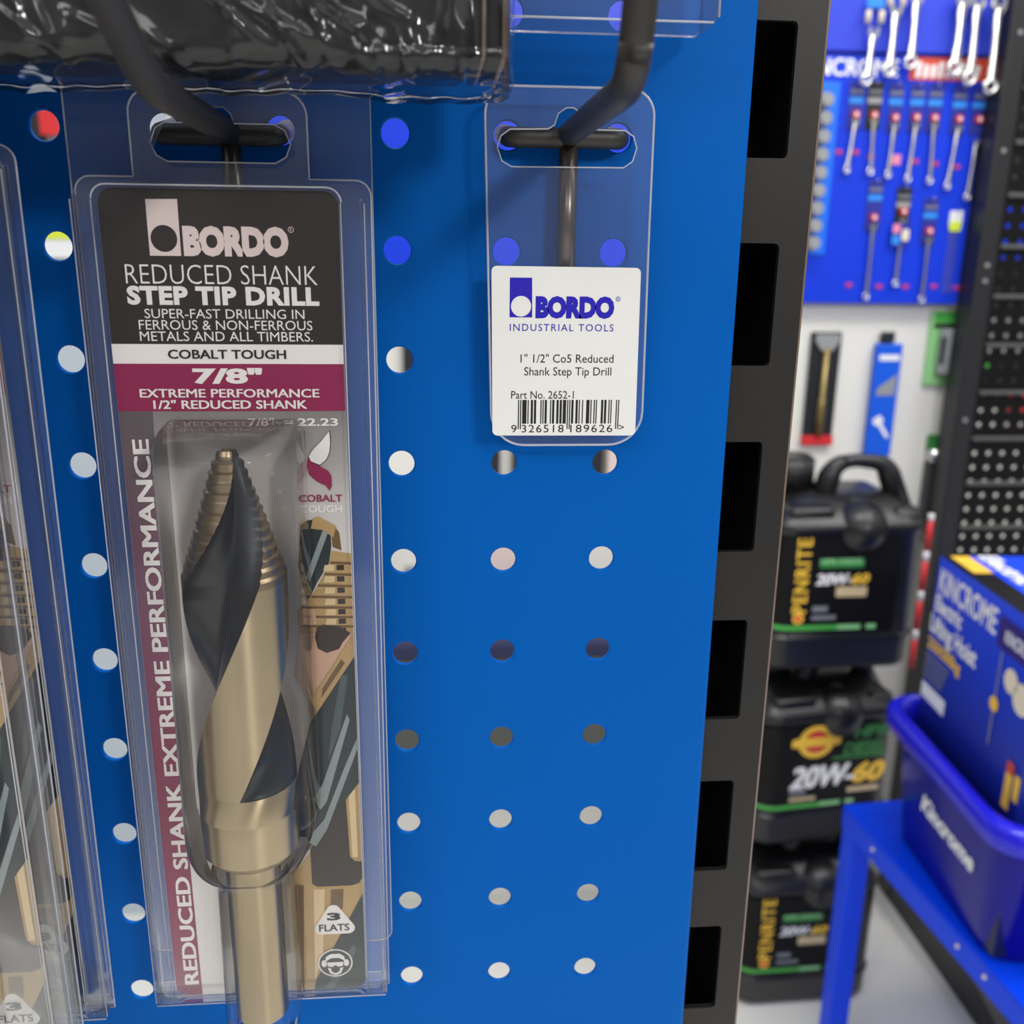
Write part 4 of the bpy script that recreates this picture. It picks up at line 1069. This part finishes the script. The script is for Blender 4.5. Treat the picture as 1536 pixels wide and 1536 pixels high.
        flat(bm, rrect(-0.066, -0.038, 0.094, 0.103, 0.002), [], fy, 4); flat(bm, rrect(-0.066, -0.020, 0.083, 0.089, 0.002), [], fy, 3)
    else:
        Mr = Matrix.Translation((-0.064, 0, 0.098)) @ Matrix.Rotation(-PI / 2, 4, 'Y')
        text(bm, 'PENRITE', 0, 0.116, 0, 0.021, fy, 0, bold=0.025, spacing=1.14, M=Mr)
        flat(bm, circle(-0.0745, 0.0885, 0.0085, 24), [circle(-0.0745, 0.0885, 0.005, 24)], fy, 0); flat(bm, circle(-0.0745, 0.0885, 0.005, 24), [], fy, 6)
        flat(bm, rrect(-0.049, 0.019, 0.168, 0.182, 0.002), [], fy, 5)
        text(bm, 'HPR DIESEL', -0.048, 0.018, 0.174, 0.182, fy - 0.0003, 7, bold=0.03)
        text(bm, '20W-', -0.052, 0.002, 0.142, 0.158, fy, 2, bold=0.05, shear=0.2)
        text(bm, '60', 0.002, 0.030, 0.142, 0.158, fy, 0, bold=0.05, shear=0.2)
        flat(bm, rrect(-0.020, 0.028, 0.122, 0.138, 0.003), [], fy, 3)
        flat(bm, rrect(-0.054, -0.030, 0.099, 0.108, 0.002), [], fy, 4); flat(bm, rrect(-0.054, -0.016, 0.086, 0.093, 0.002), [], fy, 4)
    new_obj('printed_lettering', bm, LM, lab)
    if front:
        bm = B(); fx_ = -JW / 2 + 0.0014
        for y0_, y1_, z0_, z1_, mi in ((-0.05, -0.02, 0.19, 0.207, 1), (-0.05, -0.018, 0.165, 0.186, 2), (-0.055, -0.02, 0.118, 0.130, 0), (-0.05, -0.02, 0.084, 0.108, 2), (-0.055, 0.05, 0.070, 0.0775, 0)):
            f = bm.faces.new([bm.verts.new((fx_, yy, zz)) for yy, zz in ((y0_, z0_), (y1_, z0_), (y1_, z1_), (y0_, z1_))]); f.material_index = mi
        new_obj('side_print', bm, [M_GREEN, M_DKGREEN, M_GREYTXT], lab)
    return t
jug('black oil jug standing on the floor, lowest of the stack of three', .613, 1.376, FLOOR, 0.02, False)
jug('middle oil jug of the stack, front label with round gold and red emblem', .610, 1.386, FLOOR + .3085, 0.12, True)
jug('topmost black oil jug of the stack, against the white wall', 0.612, 1.376, FLOOR + .617, 0.02, False, 0.019)

# ------------------------------------------------------------------ blue stand, tub, hoist carton
TZ = -0.78
tb = thing('work_stand', 'cobalt blue steel stand carrying the tub and the hoist carton', 'stand', at(.590, 1.1745, FLOOR), math.atan2(0.09, 0.996) * 1.0)
H = TZ - FLOOR
tb.rotation_euler = (0, 0, 0.09)
tw, td = 0.62, 0.62
bm = B(); box(bm, 0, tw, -td, 0, H - 0.004, H, 0, bevel=0.0015)
for a in ((0, tw, -0.003, 0), (0, tw, -td, -td + 0.003), (0, 0.003, -td, 0), (tw - 0.003, tw, -td, 0)): box(bm, a[0], a[1], a[2], a[3], H - 0.034, H - 0.004, 0)
new_obj('top', bm, M_STAND, tb)
for x, y in ((0, -0.034), (tw - 0.034, -0.034), (0, -td), (tw - 0.034, -td)):
    bm = B(); box(bm, x + .001, x + 0.033, y + .001, y + 0.033, 0, H - 0.005, 0, bevel=0.004); new_obj('leg', bm, M_STAND, tb)
for y in (-0.085, -0.275, -0.325):
    bm = B(); cyl(bm, (0.0005, y, H - 0.016), (-0.002, y, H - 0.016), 0.0030, 0.0026, 14); new_obj('bolt', bm, M_CREAM, tb)

def loft_rr(bm, levels, mi=0, close_bottom=True):
    """levels: (z, x0, x1, y0, y1, r) rounded rectangles"""
    rows = []
    for z, x0, x1, y0, y1, r in levels:
        rows.append([bm.verts.new((p[0], p[1], z)) for p in rrect(x0, x1, y0, y1, r, 6)])
    for a, b in zip(rows, rows[1:]):
        n = len(a)
        for i in range(n): bm.faces.new((a[i], a[(i + 1) % n], b[(i + 1) % n], b[i]))
    if close_bottom: bm.faces.new(rows[0])
    return rows
tub = thing('storage_tub', 'glossy ultramarine plastic tub with white script on the blue stand', 'tub', at(.634, 1.112, TZ), -0.0525)
TB_W, TB_L, TB_H = 0.36, 0.262, 0.196
bm = B()
loft_rr(bm, [(0.0, 0.008, TB_W - .008, -TB_L + .006, -.006, 0.03), (0.004, 0.002, TB_W - .002, -TB_L, 0, 0.034), (0.02, -0.001, TB_W, -TB_L - .002, .001, 0.036), (TB_H - .03, -0.016, TB_W + .014, -TB_L - .022, .012, 0.04),
             (TB_H - .03, -0.013, TB_W + .011, -TB_L - .019, .009, 0.037), (0.02, 0.002, TB_W - .003, -TB_L + .001, -.002, 0.033), (0.006, 0.006, TB_W - .006, -TB_L + .004, -.004, 0.03)])
bm.faces.new([v for v in bm.verts][-28:])
smooth_angle(new_obj('tub_wall', bm, M_TUB, tub), 50)
bm = B()
loft_rr(bm, [(TB_H - .032, -0.013, TB_W + .011, -TB_L - .019, .009, 0.037), (TB_H - .032, -0.030, TB_W + .028, -TB_L - .042, .024, 0.045), (TB_H - .027, -0.034, TB_W + .032, -TB_L - .046, .028, 0.048), (TB_H - .006, -0.034, TB_W + .032, -TB_L - .046, .028, 0.048),
             (TB_H, -0.028, TB_W + .026, -TB_L - .040, .022, 0.044), (TB_H, -0.022, TB_W + .020, -TB_L - .030, .017, 0.042), (TB_H - .006, -0.014, TB_W + .012, -TB_L - .020, .010, 0.038), (TB_H - .032, -0.013, TB_W + .011, -TB_L - .019, .009, 0.037)], close_bottom=False)
smooth_angle(new_obj('rim', bm, mat('bright_ultramarine_plastic', S(28, 26, 205), 0.22, spec=0.5, vary=0.04), tub), 60)
bm = B()
# white script on the sloping side wall: stands along the tub's length
sl_ = math.atan2(0.015, TB_H - .05)
Ms = Matrix.Translation((-0.0095, -0.085, 0.088)) @ Matrix(((0, 0, -0.086, 0), (-1, 0, 0, 0), (0, 0, 0.996, 0), (0, 0, 0, 1)))
text(bm, 'Kincrome', 0, 0.135, 0, 0.026, 0, 0, bold=0.05, shear=0.3, M=Ms)
new_obj('white_script', bm, M_WHITE, tub)

hb = thing('hoist_carton', 'blue hoist carton with white lettering standing in the tub', 'carton', at(.643, 1.104, -.375), -0.075)
CL, CW, CH = 0.252, 0.27, 0.396
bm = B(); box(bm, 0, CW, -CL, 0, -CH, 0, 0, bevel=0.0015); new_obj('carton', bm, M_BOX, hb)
bm = B()
Mb = Matrix(((0, -1, 0, 0), (-1, 0, 0, 0), (0, 0, 1, 0), (0, 0, 0, 1)))   # s along the length (away -> near), outwards = -x
Mb = Matrix(((0, 1, 0, -0.0012), (-1, 0, 0, 0), (0, 0, 1, 0), (0, 0, 0, 1)))
def bt(s, s0, s1, z0, z1, mi, **kw): text(bm, s, s0, s1, z0, z1, 0, mi, M=Mb, **kw)
def bq(s0, s1, z0, z1, mi, y=0.0):
    f = bm.faces.new([bm.verts.new(Mb @ Vector((s, y, z))) for s, z in ((s0, z0), (s1, z0), (s1, z1), (s0, z1))]); f.material_index = mi
bt('KINCROME', 0.012, 0.156, -0.043, -0.013, 0, bold=0.03)
bt('Electric', 0.008, 0.080, -0.070, -0.048, 0, bold=0.03)
bt('Lifting Hoist', 0.002, 0.125, -0.100, -0.076, 0, bold=0.03)
bt('250/500kg', 0.002, 0.092, -0.124, -0.108, 1, bold=0.03)
for k in range(4): bq(0.002, 0.066 - 0.004 * k, -0.136 - 0.009 * k, -0.132 - 0.009 * k, 2)
bq(0.002, 0.068, -0.192, -0.172, 0)
bq(0.162, 0.251, -0.052, -0.016, 3)
bt('KINCROME', 0.178, 0.240, -0.042, -0.028, 0, bold=0.03)
bq(0.176, 0.1785, -0.168, -0.054, 4, -0.0004)
flat_pts = circle(0.177, -0.118, 0.009, 18, 0.008)
for (cx_0, cz_0, r_0, mi) in ((0.177, -0.118, 0.009, 1), (0.203, -0.078, 0.014, 5), (0.228, -0.088, 0.018, 5)):
    f = bm.faces.new([bm.verts.new(Mb @ Vector((a, -0.0006, b))) for a, b in circle(cx_0, cz_0, r_0, 18)]); f.material_index = mi
bq(0.222, 0.236, -0.218, -0.162, 1, -0.0004); bq(0.222, 0.236, -0.176, -0.162, 6, -0.0006); bq(0.240, 0.251, -0.20, -0.17, 1, -0.0004)
new_obj('printed_lettering', bm, [M_WHITE, M_YELLOW, M_GREYTXT, M_PURPLE, M_GREYP, M_CREAM, M_ORANGE], hb)
bm = B()
Mt = Matrix(((0, 0, 1, 0.0), (-1, 0, 0, 0), (0, 0, 0, 0.0012), (0, 0, 0, 1)))   # letters lie on the top, reading along the length
box(bm, 0.0, 0.034, -CL, 0, 0.0004, 0.0006, 3)
def tp(s, s0, s1, x0, x1, mi, **kw): text(bm, s, s0, s1, x0, x1, 0, mi, M=Mt, **kw)
bm2 = bm
for x0_, x1_, s0_, s1_, mi in ((0.010, 0.034, 0.006, 0.07, 1),):
    f = bm.faces.new([bm.verts.new((x, -s, 0.0010)) for x, s in ((x0_, s0_), (x1_, s0_), (x1_, s1_), (x0_, s1_))]); f.material_index = mi
tp('Electric Hoist', 0.004, 0.20, 0.044, 0.070, 0, bold=0.04)
tp('KINCROME', 0.004, 0.20, 0.115, 0.155, 0, bold=0.05)
new_obj('top_print', bm, [M_WHITE, M_YELLOW, M_GREYTXT, M_NIGHT], hb)

# ------------------------------------------------------------------ black gondola at the right
up = thing('wall_upright', 'plain black steel upright with a floor foot, right of the blue boards', 'shelf upright', at(.916, 1.53, FLOOR))
bm = B(); box(bm, -0.031, 0.001, 0.0, 0.05, 0, 1.75, 0, bevel=0.003); new_obj('post', bm, mat('black_powder_coat', S(34, 34, 36), 0.42, vary=0.1), up)
for z in (0.96, 1.19, 1.215, 1.39, 1.56):
    bm = B(); cyl(bm, (-0.015, 0.001, z), (-0.015, -0.002, z), 0.0035, 0.0035, 12); new_obj('screw', bm, M_GREYP, up)
bm = B()
pf = [(0.0, 0.0), (-0.40, 0.0), (-0.40, 0.035), (-0.05, 0.14), (0.0, 0.14)]
va = [bm.verts.new((-0.029, y, z)) for y, z in pf]; vb = [bm.verts.new((-0.001, y, z)) for y, z in pf]
bm.faces.new(va); bm.faces.new(vb[::-1])
for i in range(5): bm.faces.new((va[i], va[(i + 1) % 5], vb[(i + 1) % 5], vb[i]))
new_obj('foot', bm, M_BLACK, up)
gp = thing('gondola_back_panel', 'black perforated panel with pale ribs at the right edge', 'perforated panel', at(.917, 1.556, FLOOR + .30))
bm = B()
gz = FLOOR + .30
perforated(bm, range(0, 13), range(-16, 34), P, 0.0041, 0.0, 0.002, .943 - .917, -.2905 - gz, seg=12, chamfer=0.0004)
box(bm, 0.0, .943 - .917 - P / 2, 0, 0.002, -.2905 - gz - 16.5 * P, -.2905 - gz + 33.5 * P)
new_obj('perforated_sheet', bm, mat('black_satin_sheet', S(14, 14, 15), 0.45, spec=0.25, vary=0.1), gp)
for k in range(14):
    z = -.475 + k * 0.0803 - gz
    bm = B(); box(bm, .943 - .917 - 0.012, 12 * P, -0.008, -0.0005, z - 0.0035, z + 0.0035, 0, bevel=0.0015); new_obj('rib', bm, mat('grey_rib_steel', S(84, 86, 83), 0.5), gp)
kb = thing('base_plinth', 'low black base plinth of the perforated shelf unit', 'shelf base', at(1.25, 1.50, FLOOR))
bm = B(); box(bm, -0.34, 0.34, -0.06, 0.055, 0.0, 0.11, 0, bevel=0.004); new_obj('kick_panel', bm, M_BLACK, kb)
bm = B(); box(bm, -0.345, 0.345, -0.068, 0.055, 0.111, 0.128, 0, bevel=0.002); new_obj('deck_edge', bm, mat('grey_deck_steel', S(104, 104, 100), 0.45), kb)
# stock on the rear wall glimpsed through the perforated panel
for lab, x, z, w, h, m in (('green pack behind the black perforated panel', 1.345, -.30, .06, .05, M_GREEN), ('blue pack behind the black perforated panel', 1.40, -.02, .14, .12, M_BBLUE), ('red pack behind the black perforated panel', 1.46, -.40, .06, .06, M_RED), ('grey pack behind the black perforated panel', 1.37, -.25, .12, .10, M_GREYP)):
    t = thing('rear_pack', lab, 'hand tool pack', at(x, 2.248, z))
    bm = B(); box(bm, -w / 2, w / 2, -0.03, 0, 0, h, 0, bevel=0.003); new_obj('pack_body', bm, m, t)
    bm = B(); box(bm, -w / 6, w / 6, -0.02, 0, h, h + 0.015, 0, bevel=0.002); new_obj('hang_tab', bm, M_WHITE, t)
